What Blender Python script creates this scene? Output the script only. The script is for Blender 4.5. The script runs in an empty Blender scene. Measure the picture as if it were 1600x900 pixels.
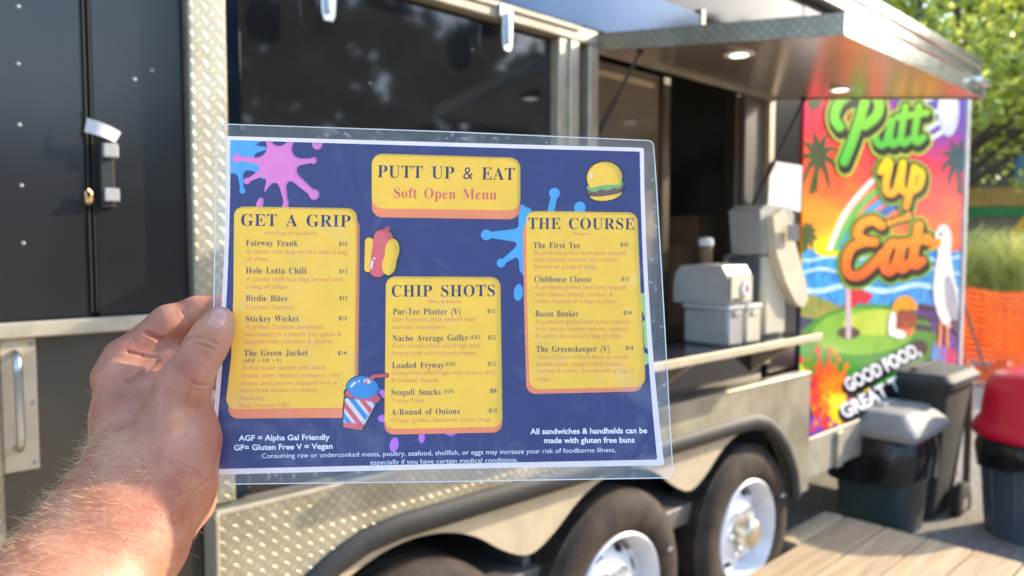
import bpy, math, random
import numpy as np
from mathutils import Vector, Matrix

# ------------------------------------------------------------------ camera, light
sc = bpy.context.scene
COL = sc.collection
F = 1155.0; PITCH = math.atan(65 / F); H = 1.48        # photo: 1600 px wide, horizon at y = 385
cam = bpy.data.cameras.new('camera'); camo = bpy.data.objects.new('camera', cam); COL.objects.link(camo)
camo.location = (0, 0, H); camo.rotation_euler = (math.pi / 2 - PITCH, 0, 0)
cam.sensor_width = 36; cam.lens = 36 * F / 1600; cam.clip_start = .02; cam.clip_end = 800
cam.dof.use_dof = True; cam.dof.focus_distance = .465; cam.dof.aperture_fstop = 7.5
sc.camera = camo
w = bpy.data.worlds.new('World'); sc.world = w; w.use_nodes = True
nt = w.node_tree; bg = nt.nodes['Background']
sky = nt.nodes.new('ShaderNodeTexSky'); sky.sky_type = 'NISHITA'; sky.sun_disc = False
SUN = Vector((.842, .345, .425)).normalized()
sky.dust_density = .9; sky.ozone_density = 1.0; sky.air_density = 1.0; sky.sun_elevation = math.asin(SUN.z); sky.sun_rotation = math.atan2(SUN.x, SUN.y)
nt.links.new(sky.outputs[0], bg.inputs[0]); bg.inputs[1].default_value = .15
sl = bpy.data.lights.new('sun', 'SUN'); sl.energy = 2.05; sl.angle = math.radians(.6); sl.color = (1, .86, .64)
so = bpy.data.objects.new('sun', sl); COL.objects.link(so); so.rotation_euler = SUN.to_track_quat('Z', 'Y').to_euler()
sc.view_settings.view_transform = 'Standard'; sc.view_settings.look = 'None'
sc.view_settings.exposure = 2.18; sc.view_settings.gamma = 1
sc.render.engine = 'CYCLES'; sc.cycles.use_denoising = True
sc.cycles.max_bounces = 8; sc.cycles.transparent_max_bounces = 12; sc.cycles.sample_clamp_indirect = 4

# ------------------------------------------------------------------ geometry of the view
CP, SP = math.cos(PITCH), math.sin(PITCH)
def rays(px):
    px = np.asarray(px, float).reshape(-1, 2)
    a = (px[:, 0] - 800) / F; b = (450 - px[:, 1]) / F
    return np.stack([a, b * SP + CP, b * CP - SP], 1)
def P(x, y, s):                                         # a point seen at photo pixel (x, y), s metres deep
    return rays([(x, y)])[0] * s + np.array([0, 0, H])
def project(p):
    p = np.asarray(p, float).reshape(-1, 3) - [0, 0, H]
    f = p[:, 1] * CP - p[:, 2] * SP; u = p[:, 1] * SP + p[:, 2] * CP
    return np.stack([800 + F * p[:, 0] / f, 450 - F * u / f], 1)
TH = math.radians(47); DV = np.array([math.sin(TH), math.cos(TH), 0]); NV = np.array([math.cos(TH), -math.sin(TH), 0]); DIST = 1.5
def tp(px, off=0.):                                     # pixels -> trailer coordinates (along, into, up) on the plane `off` in front of its side
    r = rays(px); s = -(DIST - off) / (r @ NV); p = r * s[:, None]
    return np.stack([p @ DV, np.full(len(p), -off), p[:, 2] + H], 1)
def T1(x, y, off=0.): return tp([(x, y)], off)[0]
def Tu(x, y, u):                                        # pixel -> trailer coordinates on the cross plane at u
    r = rays([(x, y)])[0]; p = r * (u / (r @ DV)); return np.array([u, -(DIST + p @ NV), p[2] + H])
def Wd(u, o, z): return u * DV + (o - DIST) * NV + np.array([0, 0, z])

# ------------------------------------------------------------------ materials
def nodes(name):
    m = bpy.data.materials.new(name); m.use_nodes = True; t = m.node_tree
    return m, t, t.nodes['Principled BSDF'], t.nodes.new, t.links.new
def setv(b, **k):
    for a, v in k.items(): b.inputs[a.replace('_', ' ')].default_value = v
def lin(c):
    return tuple((x / 255 / 12.92 if x / 255 <= .04045 else ((x / 255 + .055) / 1.055) ** 2.4) for x in c) + (1,)
def C4(c): return tuple(c) + (1,) if len(c) == 3 else tuple(c)
def mat(name, col, rough=.5, metal=0., var=.12, vs=8., bump=0., bs=60., col2=None, spec=.5, sub=0., rvar=0., island=0.):
    m, t, b, N, L = nodes(name)
    setv(b, Roughness=rough, Metallic=metal); b.inputs['Specular IOR Level'].default_value = spec
    tc = N('ShaderNodeTexCoord')
    nz = N('ShaderNodeTexNoise'); nz.inputs['Scale'].default_value = vs; nz.inputs['Detail'].default_value = 6
    L(tc.outputs['Object'], nz.inputs['Vector'])
    mx = N('ShaderNodeMix'); mx.data_type = 'RGBA'
    c = np.array(C4(col)); d = np.array(C4(col2)) if col2 is not None else np.append(np.clip(c[:3] * (1 - 2 * var), 0, 1), 1)
    mr = N('ShaderNodeMapRange'); mr.inputs[1].default_value = .35; mr.inputs[2].default_value = .65
    L(nz.outputs[0], mr.inputs[0]); L(mr.outputs[0], mx.inputs[0])
    mx.inputs[6].default_value = tuple(c); mx.inputs[7].default_value = tuple(d)
    out = mx.outputs[2]
    if island:
        g = N('ShaderNodeNewGeometry'); hs = N('ShaderNodeHueSaturation'); mm = N('ShaderNodeMapRange')
        mm.inputs[3].default_value = 1 - island; mm.inputs[4].default_value = 1 + island
        L(g.outputs['Random Per Island'], mm.inputs[0]); L(mm.outputs[0], hs.inputs['Value']); L(out, hs.inputs['Color']); out = hs.outputs[0]
    L(out, b.inputs['Base Color'])
    if rvar:
        rr = N('ShaderNodeMapRange'); rr.inputs[3].default_value = max(0, rough - rvar); rr.inputs[4].default_value = rough + rvar
        L(nz.outputs[0], rr.inputs[0]); L(rr.outputs[0], b.inputs['Roughness'])
    if bump:
        n2 = N('ShaderNodeTexNoise'); n2.inputs['Scale'].default_value = bs; n2.inputs['Detail'].default_value = 5
        L(tc.outputs['Object'], n2.inputs['Vector'])
        bp = N('ShaderNodeBump'); bp.inputs['Strength'].default_value = bump; bp.inputs['Distance'].default_value = .01
        L(n2.outputs[0], bp.inputs['Height']); L(bp.outputs[0], b.inputs['Normal'])
    return m
def topink(name, rgb): return mat(name, lin(rgb)[:3], .55, var=.035, vs=55, spec=.2)
def ink(name, rgb, rough=.55):                          # printed colour on thin paper: some light comes through from behind
    m = mat(name, lin(rgb)[:3], rough, var=.035, vs=55, spec=.2); t = m.node_tree; b = t.nodes['Principled BSDF']; src = b.inputs['Base Color'].links[0].from_socket
    tl = t.nodes.new('ShaderNodeBsdfTranslucent'); mx = t.nodes.new('ShaderNodeMixShader'); mx.inputs[0].default_value = .4
    t.links.new(src, tl.inputs[0]); t.links.new(b.outputs[0], mx.inputs[1]); t.links.new(tl.outputs[0], mx.inputs[2]); t.links.new(mx.outputs[0], t.nodes['Material Output'].inputs[0])
    return m
def diamond(name, col, rough=.3, size=.027):            # aluminium tread plate
    m, t, b, N, L = nodes(name); setv(b, Metallic=.7, Roughness=rough)
    tc = N('ShaderNodeTexCoord'); sp = N('ShaderNodeSeparateXYZ'); L(tc.outputs['Object'], sp.inputs[0])
    def M(op, a, c=None):
        n = N('ShaderNodeMath'); n.operation = op
        for i, v in enumerate((a, c)):
            if v is None: continue
            if isinstance(v, (int, float)): n.inputs[i].default_value = v
            else: L(v, n.inputs[i])
        return n.outputs[0]
    x = M('ADD', sp.outputs[0], sp.outputs[1]); z = sp.outputs[2]
    a = M('DIVIDE', M('ADD', x, z), size); c = M('DIVIDE', M('SUBTRACT', x, z), size)
    fa, fc = M('FLOOR', a), M('FLOOR', c)
    par = M('MODULO', M('ABSOLUTE', M('ADD', fa, fc)), 2.)
    qa = M('ABSOLUTE', M('SUBTRACT', M('SUBTRACT', a, fa), .5)); qc = M('ABSOLUTE', M('SUBTRACT', M('SUBTRACT', c, fc), .5))
    l1 = M('SUBTRACT', M('SUBTRACT', 1., M('DIVIDE', qa, .60)), M('DIVIDE', qc, .22))
    l2 = M('SUBTRACT', M('SUBTRACT', 1., M('DIVIDE', qc, .60)), M('DIVIDE', qa, .22))
    h = M('ADD', M('MULTIPLY', l1, par), M('MULTIPLY', l2, M('SUBTRACT', 1., par)))
    h = M('MINIMUM', M('MAXIMUM', h, 0.), .3)
    nz = N('ShaderNodeTexNoise'); nz.inputs['Scale'].default_value = 9; L(tc.outputs['Object'], nz.inputs['Vector'])
    h2 = M('ADD', h, M('MULTIPLY', nz.outputs[0], .5))
    n4 = N('ShaderNodeTexNoise'); n4.inputs['Scale'].default_value = 3.5; n4.inputs['Detail'].default_value = 7; n4.inputs['Roughness'].default_value = .65; L(tc.outputs['Object'], n4.inputs['Vector'])
    cr = N('ShaderNodeValToRGB'); cr.color_ramp.elements[0].position = .36; cr.color_ramp.elements[1].position = .6
    cr.color_ramp.elements[0].color = tuple(np.array(C4(col)) * [.62, .6, .56, 1]); cr.color_ramp.elements[1].color = C4(col); L(n4.outputs[0], cr.inputs[0])
    hs = N('ShaderNodeHueSaturation'); L(M('ADD', .90, M('MULTIPLY', h, 1.1)), hs.inputs['Value']); L(cr.outputs[0], hs.inputs['Color']); L(hs.outputs[0], b.inputs['Base Color'])   # tops rubbed bright
    bp = N('ShaderNodeBump'); bp.inputs['Strength'].default_value = .55; bp.inputs['Distance'].default_value = .006
    L(h2, bp.inputs['Height']); L(bp.outputs[0], b.inputs['Normal'])
    rr = N('ShaderNodeMapRange'); rr.inputs[3].default_value = rough - .08; rr.inputs[4].default_value = rough + .18
    L(nz.outputs[0], rr.inputs[0]); L(rr.outputs[0], b.inputs['Roughness'])
    return m
M = {}
M['black'] = mat('black_gloss_panel', (.017, .018, .021), .2, var=.2, vs=3, bump=.02, bs=6, spec=.5)
M['glass_dark'] = mat('dark_window_glass', (.014, .015, .017), .05, var=.1, bump=.012, bs=5, spec=.6)
M['alu'] = mat('aluminium_trim', (.50, .44, .34), .42, .4, var=.1, vs=25, bump=.05, bs=90, rvar=.12)
M['alu_soft'] = mat('dull_aluminium', (.40, .36, .29), .62, .4, var=.12, vs=14, bump=.08, bs=60, rvar=.1)
M['alu_flat'] = mat('brushed_aluminium_plate', (.52, .445, .32), .55, .3, var=.08, vs=18, bump=.05, bs=120)
M['mirror'] = mat('polished_aluminium', (.042, .062, .10), .12, 1., var=.04, vs=5, bump=.05, bs=5)  # blue of the reflected sky tinted into the metal's base colour
M['under'] = mat('awning_lining', (.56, .47, .42), .22, .62, var=.1, vs=4, bump=.03, bs=4)
M['diamond'] = diamond('diamond_plate', (.47, .435, .34), .40)
M['steel'] = mat('zinc_steel', (.62, .63, .65), .3, 1., var=.1, vs=40)
M['rubber'] = mat('tyre_rubber', (.026, .020, .018), .8, var=.25, vs=14, bump=.3, bs=90, col2=(.058, .040, .030), spec=.3)
M['edge'] = mat('edge_metal', (.66, .69, .65), .16, .85, var=.2, vs=40, bump=.04, bs=60)
M['upper'] = mat('upper_black_panel', (.010, .011, .012), .06, var=.2, vs=3, spec=.3)
M['trim_rubber'] = mat('black_rubber_edging', (.014, .015, .018), .65, var=.2, bump=.1, bs=70)
M['white_rim'] = mat('white_painted_steel', (.72, .74, .78), .35, var=.08, vs=12)
M['dark'] = mat('shadowed_liner', (.012, .011, .013), .8)
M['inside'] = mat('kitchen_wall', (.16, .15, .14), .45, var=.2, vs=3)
M['brownglass'] = mat('tinted_glass', (.17, .13, .09), .1, var=.12, vs=3, bump=.012, bs=5)
M['counter'] = mat('counter_top', (.03, .033, .045), .12, var=.2, vs=6)
M['rivet'] = mat('rivet_head', (.34, .35, .37), .4, .5)
M['plasticgrey'] = mat('grey_plastic', (.34, .34, .33), .45, var=.08)
M['plasticbeige'] = mat('beige_plastic', (.58, .52, .40), .45, var=.08)
M['plasticblue'] = mat('slate_plastic', (.10, .12, .15), .4, var=.1)
M['white'] = mat('white_paper', (.58, .58, .60), .7, var=.03)
M['cardboard'] = mat('cardboard', (.40, .25, .14), .8, var=.1)
M['lampglow'], t_, b_, N_, L_ = nodes('lamp_diffuser')
setv(b_, Roughness=.4); b_.inputs['Base Color'].default_value = (.9, .9, .85, 1)
b_.inputs['Emission Color'].default_value = (1, 1, .88, 1); b_.inputs['Emission Strength'].default_value = .9
M['rod'] = mat('black_gas_strut', (.03, .028, .026), .35, var=.1)

# ------------------------------------------------------------------ mesh helpers
class MB:
    def __init__(s): s.v = []; s.f = []; s.mi = []; s.n = 0
    def add(s, V, Fs, mi=0):
        V = np.asarray(V, float).reshape(-1, 3); s.v.append(V)
        for f in Fs: s.f.append([i + s.n for i in f]); s.mi.append(mi)
        s.n += len(V); return s
    def box(s, a, b, ch=0., mi=0, R=None, c=None):
        a = np.array(a, float); b = np.array(b, float); lo, hi = np.minimum(a, b), np.maximum(a, b); ce = (lo + hi) / 2; h = (hi - lo) / 2
        ch = min(ch, h.min() * .45)
        if ch <= 0:
            V = np.array([[x, y, z] for x in (-1, 1) for y in (-1, 1) for z in (-1, 1)]) * h
            Fs = [(0, 1, 3, 2), (4, 6, 7, 5), (0, 4, 5, 1), (2, 3, 7, 6), (0, 2, 6, 4), (1, 5, 7, 3)]
        else:
            V = []; idx = {}
            for sx in (-1, 1):
                for sy in (-1, 1):
                    for sz in (-1, 1):
                        sg = np.array([sx, sy, sz])
                        for k in range(3):
                            q = sg * (h - ch); q[k] = sg[k] * h[k]; idx[sx, sy, sz, k] = len(V); V.append(q)
            Fs = []
            def face(ids):
                p = np.array([V[i] for i in ids]); nn = np.cross(p[1] - p[0], p[2] - p[1])
                Fs.append(tuple(ids) if nn @ p.mean(0) > 0 else tuple(ids[::-1]))
            for k in range(3):
                i, j = [q for q in range(3) if q != k]
                for sg in (-1, 1):
                    ids = []
                    for (si, sj) in ((-1, -1), (1, -1), (1, 1), (-1, 1)):
                        q = [0, 0, 0]; q[k] = sg; q[i] = si; q[j] = sj; ids.append(idx[tuple(q) + (k,)])
                    face(ids)
                for si in (-1, 1):                       # chamfer along axis k
                    for sj in (-1, 1):
                        q0 = [0, 0, 0]; q0[k] = -1; q0[i] = si; q0[j] = sj; q1 = list(q0); q1[k] = 1
                        face([idx[tuple(q0) + (i,)], idx[tuple(q1) + (i,)], idx[tuple(q1) + (j,)], idx[tuple(q0) + (j,)]])
            for sx in (-1, 1):
                for sy in (-1, 1):
                    for sz in (-1, 1): face([idx[sx, sy, sz, k] for k in range(3)])
            V = np.array(V)
        if R is not None: V = V @ np.array(R).T
        return s.add(V + ce, Fs, mi)
    def tube(s, path, r, n=12, cap=True, mi=0, flat=1.):
        path = np.asarray(path, float); k = len(path); r = np.broadcast_to(np.asarray(r, float), (k,))
        tg = np.gradient(path, axis=0); tg /= np.linalg.norm(tg, axis=1)[:, None] + 1e-12
        up = np.array([0, 0, 1.]) if abs(tg[0][2]) < .9 else np.array([1., 0, 0]); V = []
        for i in range(k):
            x = np.cross(tg[i], up); x /= np.linalg.norm(x) + 1e-12; y = np.cross(x, tg[i]); up = y
            for j in range(n):
                a = 2 * math.pi * j / n; V.append(path[i] + r[i] * (math.cos(a) * x + flat * math.sin(a) * y))
        Fs = [(i * n + j, i * n + (j + 1) % n, (i + 1) * n + (j + 1) % n, (i + 1) * n + j) for i in range(k - 1) for j in range(n)]
        if cap: Fs += [tuple(range(n))[::-1], tuple(range((k - 1) * n, k * n))]
        return s.add(V, Fs, mi)
    def lathe(s, prof, c=(0, 0, 0), axis=2, n=32, mi=0, sx=1., sy=1., cap=True):
        V = []; k = len(prof)
        for (r, h) in prof:
            for j in range(n):
                a = 2 * math.pi * j / n; q = [r * math.cos(a) * sx, r * math.sin(a) * sy, h]
                if axis == 1: q = [q[0], h, q[1]]
                V.append(q)
        Fs = [(i * n + j, i * n + (j + 1) % n, (i + 1) * n + (j + 1) % n, (i + 1) * n + j) for i in range(k - 1) for j in range(n)]
        if cap and prof[0][0] > 1e-6: Fs.append(tuple(range(n))[::-1])
        if cap and prof[-1][0] > 1e-6: Fs.append(tuple(range((k - 1) * n, k * n)))
        if axis == 1: Fs = [f[::-1] for f in Fs]
        return s.add(np.array(V) + np.array(c, float), Fs, mi)
    def prism(s, poly, y0, y1, mi=0):                    # (x, z) outline, extruded along y
        n = len(poly); V = [(x, y0, z) for x, z in poly] + [(x, y1, z) for x, z in poly]
        Fs = [tuple(range(n)), tuple(range(2 * n - 1, n - 1, -1))] + [(i, i + n, (i + 1) % n + n, (i + 1) % n) for i in range(n)]
        return s.add(V, Fs, mi)
    def build(s, name, mats, parent=None, smooth=False, loc=None, auto=None):
        me = bpy.data.meshes.new(name); V = np.concatenate(s.v) if s.v else np.zeros((0, 3))
        if loc is not None: V = V - np.array(loc)
        me.from_pydata(V.tolist(), [], s.f); me.update()
        for m in (mats if isinstance(mats, (list, tuple)) else [mats]): me.materials.append(m)
        if any(s.mi): me.polygons.foreach_set('material_index', s.mi)
        import bmesh
        if auto is not False:
            bm = bmesh.new(); bm.from_mesh(me); bmesh.ops.recalc_face_normals(bm, faces=bm.faces); bm.to_mesh(me); bm.free()
        if smooth:
            me.polygons.foreach_set('use_smooth', [True] * len(me.polygons))
            if smooth != 'all': me.set_sharp_from_angle(angle=math.radians(38))
        o = bpy.data.objects.new(name, me); COL.objects.link(o)
        if loc is not None and parent is None: o.location = loc
        if parent: o.parent = parent
        return o
def pieces(name, m, parent, adds, smooth=False, **k):      # one object per piece
    out = []
    for f in adds: b = MB(); f(b); out.append(b.build(name, m, parent, smooth, **k))
    return out
def empty(name, loc, rz=0.):
    o = bpy.data.objects.new(name, None); COL.objects.link(o); o.location = loc; o.rotation_euler = (0, 0, rz); o.empty_display_size = .1
    return o
def tag(o, label=None, cat=None, group=None, kind=None):
    for k, v in (('label', label), ('category', cat), ('group', group), ('kind', kind)):
        if v: o[k] = v
    return o

# ------------------------------------------------------------------ flat shapes from 2-D distance fields
def seg(X, Y, a, b, ra, rb=None):
    rb = ra if rb is None else rb; ax, ay = a; bx, by = b
    dx, dy = bx - ax, by - ay; L2 = dx * dx + dy * dy + 1e-9
    t = np.clip(((X - ax) * dx + (Y - ay) * dy) / L2, 0, 1)
    return np.hypot(X - ax - t * dx, Y - ay - t * dy) - (ra + (rb - ra) * t)
def poly_sd(X, Y, pts):
    pts = np.asarray(pts, float); d = np.full(X.shape, 1e9); ins = np.zeros(X.shape, bool); n = len(pts)
    for i in range(n):
        a, b = pts[i], pts[(i + 1) % n]; d = np.minimum(d, seg(X, Y, a, b, 0))
        c = (a[1] > Y) != (b[1] > Y)
        ins ^= c & (X < (b[0] - a[0]) * (Y - a[1]) / (b[1] - a[1] + 1e-12) + a[0])
    return np.where(ins, -d, d)
def ell(X, Y, c, rx, ry, ang=0.):
    ca, sa = math.cos(ang), math.sin(ang); x = (X - c[0]) * ca + (Y - c[1]) * sa; y = -(X - c[0]) * sa + (Y - c[1]) * ca
    return (np.hypot(x / rx, y / ry) - 1) * min(rx, ry)
def smin(a, b, k):
    h = np.clip(.5 + .5 * (b - a) / k, 0, 1); return b + (a - b) * h - k * h * (1 - h)
def fill2d(fn, x0, y0, x1, y1, st):
    nx = int((x1 - x0) / st) + 2; ny = int((y1 - y0) / st) + 2
    xs = x0 + np.arange(nx) * st; ys = y0 + np.arange(ny) * st
    X, Y = np.meshgrid(xs, ys); D = fn(X, Y); V = []; vid = {}; Fs = []
    ins = D < 0
    def vert(k, p):
        if k not in vid: vid[k] = len(V); V.append(p)
        return vid[k]
    cnt = ins[:-1, :-1].astype(int) + ins[1:, :-1] + ins[:-1, 1:] + ins[1:, 1:]
    for j, i in zip(*np.nonzero(cnt)):
        cs = [(j, i), (j, i + 1), (j + 1, i + 1), (j + 1, i)]; poly = []
        for k in range(4):
            a, b = cs[k], cs[(k + 1) % 4]
            if ins[a]: poly.append(vert(a, (xs[a[1]], ys[a[0]])))
            if ins[a] != ins[b]:
                t = D[a] / (D[a] - D[b]); key = (min(a, b), max(a, b))
                poly.append(vert(key, (xs[a[1]] + t * (xs[b[1]] - xs[a[1]]), ys[a[0]] + t * (ys[b[0]] - ys[a[0]]))))
        if len(poly) > 2: Fs.append(poly)
    return np.array(V), Fs

# ------------------------------------------------------------------ lettering
def serif(s):
    o = ''
    for c in s:
        if 'A' <= c <= 'Z': o += chr(0x1D400 + ord(c) - 65)
        elif 'a' <= c <= 'z': o += chr(0x1D41A + ord(c) - 97)
        else: o += c
    return o
TEXT = {}
def need(s, st):
    if (s, st) in TEXT: return
    cu = bpy.data.curves.new('t', 'FONT'); cu.resolution_u = 3
    cu.body = serif(s) if st == 'serif' else s
    cu.offset = {'serif': -.004, 'sans': .006, 'bold': .022, 'thin': -.002, 'fat': .035}[st]
    if st == 'serif': cu.space_word = 1.5; cu.space_character = 1.06
    o = bpy.data.objects.new('t', cu); COL.objects.link(o); TEXT[s, st] = o
def bake_text():
    bpy.context.view_layer.update(); dg = bpy.context.evaluated_depsgraph_get()
    for k, o in list(TEXT.items()):
        me = bpy.data.meshes.new_from_object(o.evaluated_get(dg))
        V = np.zeros(len(me.vertices) * 3); me.vertices.foreach_get('co', V); V = V.reshape(-1, 3)[:, :2]
        TEXT[k] = (V, [tuple(p.vertices) for p in me.polygons]); cu = o.data
        bpy.data.objects.remove(o); bpy.data.curves.remove(cu); bpy.data.meshes.remove(me)
def text_px(s, st, x0, y0, x1, y1, cap):                 # text laid along a baseline given in photo pixels
    V, Fs = TEXT[s, st]; Hc = TEXT['H', st][0][:, 1].max()
    lo, hi = V[:, 0].min(), V[:, 0].max(); t = (V[:, 0] - lo) / (hi - lo)
    dx, dy = x1 - x0, y1 - y0; L = math.hypot(dx, dy); nx, ny = dy / L, -dx / L
    h = V[:, 1] / Hc * cap
    return np.stack([x0 + t * dx + h * nx, y0 + t * dy + h * ny], 1), Fs
SER, SAN, BLD, THN = 'serif', 'sans', 'bold', 'thin'
TITLE = [("PUTT UP & EAT", SER, 590, 277.6, 804, 282, 19)]
SUBT = [("Soft Open Menu", SER, 615.5, 309.6, 775.6, 312.5, 16)]
PANELS = [
 dict(y=[(366, 323), (558, 325.5), (557, 460), (555, 637), (354, 639), (361.5, 560), (365, 460)],
      e=[(373, 338), (562, 340), (561.5, 460), (559, 653), (357, 654), (364, 560), (370, 460)],
      head=[("GET A GRIP", SER, 377, 353.2, 548, 355.2, 18.5)],
      sub=[("Hot Dogs & Handhelds", SAN, 414, 366.6, 496, 367.5, 5)],
      items=[("Fairway Frank", 384.6, 384.4, 465.5, 385), ("Hole Lotta Chili", 384.6, 427.6, 478.8, 428), ("Birdie Bites", 384.6, 470.8, 449, 471),
             ("Stickey Wicket", 384.4, 503, 467.5, 502.5), ("The Green Jacket", 381.7, 556.5, 481.4, 555.5)],
      small=[("(AGF • GF • V)", SER, 380, 566.3, 439.7, 565.8, 5.4)],
      price=[("$10", 530, 384, 542.8), ("$12", 530.5, 427, 543), ("$12", 530.5, 469, 543), ("$15", 529, 500.5, 542), ("$14", 528, 554.6, 541.4)],
      desc=[("A classic hot dog served with a bag", 384.6, 396, 542.8, 397.7), ("of chips", 384.6, 407.5, 419, 407.8),
            ("A classic chilli hot dog served with", 384.6, 439.5, 537, 440), ("a bag of chips", 384.6, 451, 448.8, 451.3), ("Chicken Tenders", 384.4, 483, 458.6, 483),
            ("A grilled Chicken sandwich", 384, 514, 504.4, 514), ("marinated in a maple Soy glaze &", 382.8, 525.5, 534, 525), ("topped with coleslaw & pickles", 382, 537, 520, 536.5),
            ("A rice bowl served with black", 379, 577.8, 510, 577.3), ("beans, corn, lettuce, tomatos, red", 377.8, 589.7, 529.4, 589), ("onion, and carrots topped with a", 376.7, 601.7, 526.7, 600.7),
            ("dairy-free Green Goddess", 375.5, 613, 495.5, 612), ("dressing.", 374, 625, 415, 624.8), ("Add Chicken +$2", 372.8, 636.7, 452, 636)]),
 dict(y=[(603, 432), (782, 433), (785, 667), (601, 670)], e=[(603, 445), (782, 446), (785, 676), (601, 679)],
      head=[("CHIP SHOTS", SER, 612.2, 463.9, 773.3, 463.3, 18)], sub=[("Sides & Snacks", SAN, 669, 473.5, 720.6, 473.5, 5)],
      items=[("Par-Tee Platter (V)", 613.9, 491.7, 719.4, 491.7), ("Nacho Average Golfer", 613.3, 533.3, 731.7, 532.5), ("Loaded Fryway", 612.8, 575.5, 693.6, 575),
             ("Seagull Snacks", 611.7, 617.5, 688.6, 617), ("A-Round of Onions", 611.4, 648.6, 718.3, 647)],
      small=[("(GF)", SER, 734.4, 530, 749.7, 530, 6), ("(GF)", SER, 696, 572, 711.4, 571.7, 6), ("(GF)", SER, 693.6, 614.5, 709.4, 614, 6)],
      price=[("$12", 761.4, 489, 773.3), ("$12", 762.2, 530.3, 774), ("$12", 762.8, 571.2, 774.7), ("$8", 765.8, 613.4, 775.6), ("$10", 763.6, 644.4, 776)],
      desc=[("Our hummus plate served with", 613.3, 502.2, 742.8, 502), ("carrots, cucumbers.", 613.3, 514, 697.8, 514), ("Corn tortilla chips piled high with", 612.8, 543.3, 751, 543),
            ("hearty chili and melted cheese", 612.8, 555, 743.6, 554.7), ("Crispy fries piled high with hearty chili", 612.2, 585.6, 772.5, 585), ("& melted cheese", 612.2, 597.5, 685, 597),
            ("Crispy Fries", 611.7, 629, 661.4, 628.7), ("Crispy, golden-battered onion rings", 611, 660, 766.4, 658)]),
 dict(y=[(822, 330), (996, 332), (1001, 460), (1008, 605), (827, 608), (823, 460)], e=[(817, 346), (990, 348), (996, 470), (1004, 612), (822, 615.5), (818.5, 470)],
      head=[("THE COURSE", SER, 825.3, 358, 990.8, 359, 17.3)], sub=[("Burgers", SAN, 896, 367.5, 921, 367.7, 5)],
      items=[("The First Tee", 833.3, 388, 906, 388.3), ("Clubhouse Classic", 835, 441, 924, 441.2), ("Bacon Bunker", 836.3, 495, 903.8, 495), ("The Greenskeeper (V)", 837.5, 550, 952, 549.6)],
      small=[], price=[("$10", 969, 385.5, 981.3), ("$12", 970.8, 438.8, 982.8), ("$14", 974, 491.8, 986), ("$14", 977, 546.7, 989)],
      desc=[("A perfectly grilled beef patty topped", 834, 398.3, 977, 398.6), ("with Lettuce, tomato, and onions.", 834, 408.8, 965, 409), ("Served w/ a bag of chips.", 834, 420, 934.5, 420),
            ("A perfectly grilled beef patty topped", 835.7, 452, 979, 452), ("with cheese, lettuce, tomato, &", 835.7, 462.8, 957.5, 463), ("onion. Served w/ a bag of chips.", 835.7, 473.7, 962, 473.7),
            ("A perfectly grilled beef patty topped", 836.7, 505.8, 982, 505.8), ("with bacon, cheese, lettuce, tomato,", 836.7, 517, 983, 517), ("& onion. Served w/ a bag of chips.", 836.7, 528, 973, 528),
            ("Your Choice of black bean or sweet", 838.3, 561, 981.7, 560.7), ("potato patty, topped with lettuce", 838.3, 572, 973, 571.7), ("tomato & onion. Served with a bag of", 838.5, 582.5, 990.5, 582), ("chips.", 838.5, 595, 861, 595)]),
]
NOTES = [("AGF = Alpha Gal Friendly", BLD, 373.3, 688.6, 515.5, 687, 8.6), ("GF= Gluten Free V = Vegan", BLD, 366, 703.6, 520, 701, 8.6),
         ("All sandwiches & handhelds can be", BLD, 828.3, 678.3, 1010.7, 676.7, 8.8), ("made with gluten free buns", BLD, 850, 692.3, 991, 691.5, 8.8)]
WARN = [("Consuming raw or undercooked meats, poultry, seafood, shellfish, or eggs may increase your risk of foodborne illness,", THN, 409.6, 716, 961.7, 706.2, 7.3),
        ("especially if you have certain medical conditions.", THN, 579, 726, 809, 721.7, 7.3)]
for s in (SER, SAN, BLD, THN, 'fat'): need('H', s)
for L in (TITLE, SUBT, NOTES, WARN): [need(a[0], a[1]) for a in L]
for p in PANELS:
    for k in ('head', 'sub', 'small'): [need(a[0], a[1]) for a in p[k]]
    for a in p['items']: need(a[0], SER)
    for k in ('price', 'desc'): [need(a[0], SAN) for a in p[k]]
for s in ("GOOD FOOD,", "GREAT TIMES", "and"): need(s, 'fat')
bake_text()

# ------------------------------------------------------------------ the setting
rnd = random.Random(7); rg = np.random.default_rng(5)
def sheet(name, x0, y0, x1, y1, z, m, nx=2, ny=2, amp=0.):
    xs = np.linspace(x0, x1, nx); ys = np.linspace(y0, y1, ny); b = MB()
    V = [(x, y, z + (rg.random() - .5) * amp) for y in ys for x in xs]
    b.add(V, [(j * nx + i, j * nx + i + 1, (j + 1) * nx + i + 1, (j + 1) * nx + i) for j in range(ny - 1) for i in range(nx - 1)])
    return b.build(name, m)
M['gravel'] = mat('gravel', (.30, .265, .22), .9, var=.2, vs=30, bump=.9, bs=55, col2=(.16, .14, .115))
M['earth'] = mat('dry_lawn', (.13, .14, .06), .95, var=.25, vs=.6, bump=.3, bs=20, col2=(.20, .16, .09))
g = sheet('ground', -300, -300, 300, 300, -.006, M['earth']); tag(g, kind='structure')
g = sheet('gravel_yard', -7, -9, 16, 9.5, 0, M['gravel'], 60, 50, .012); tag(g, kind='structure')

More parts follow.
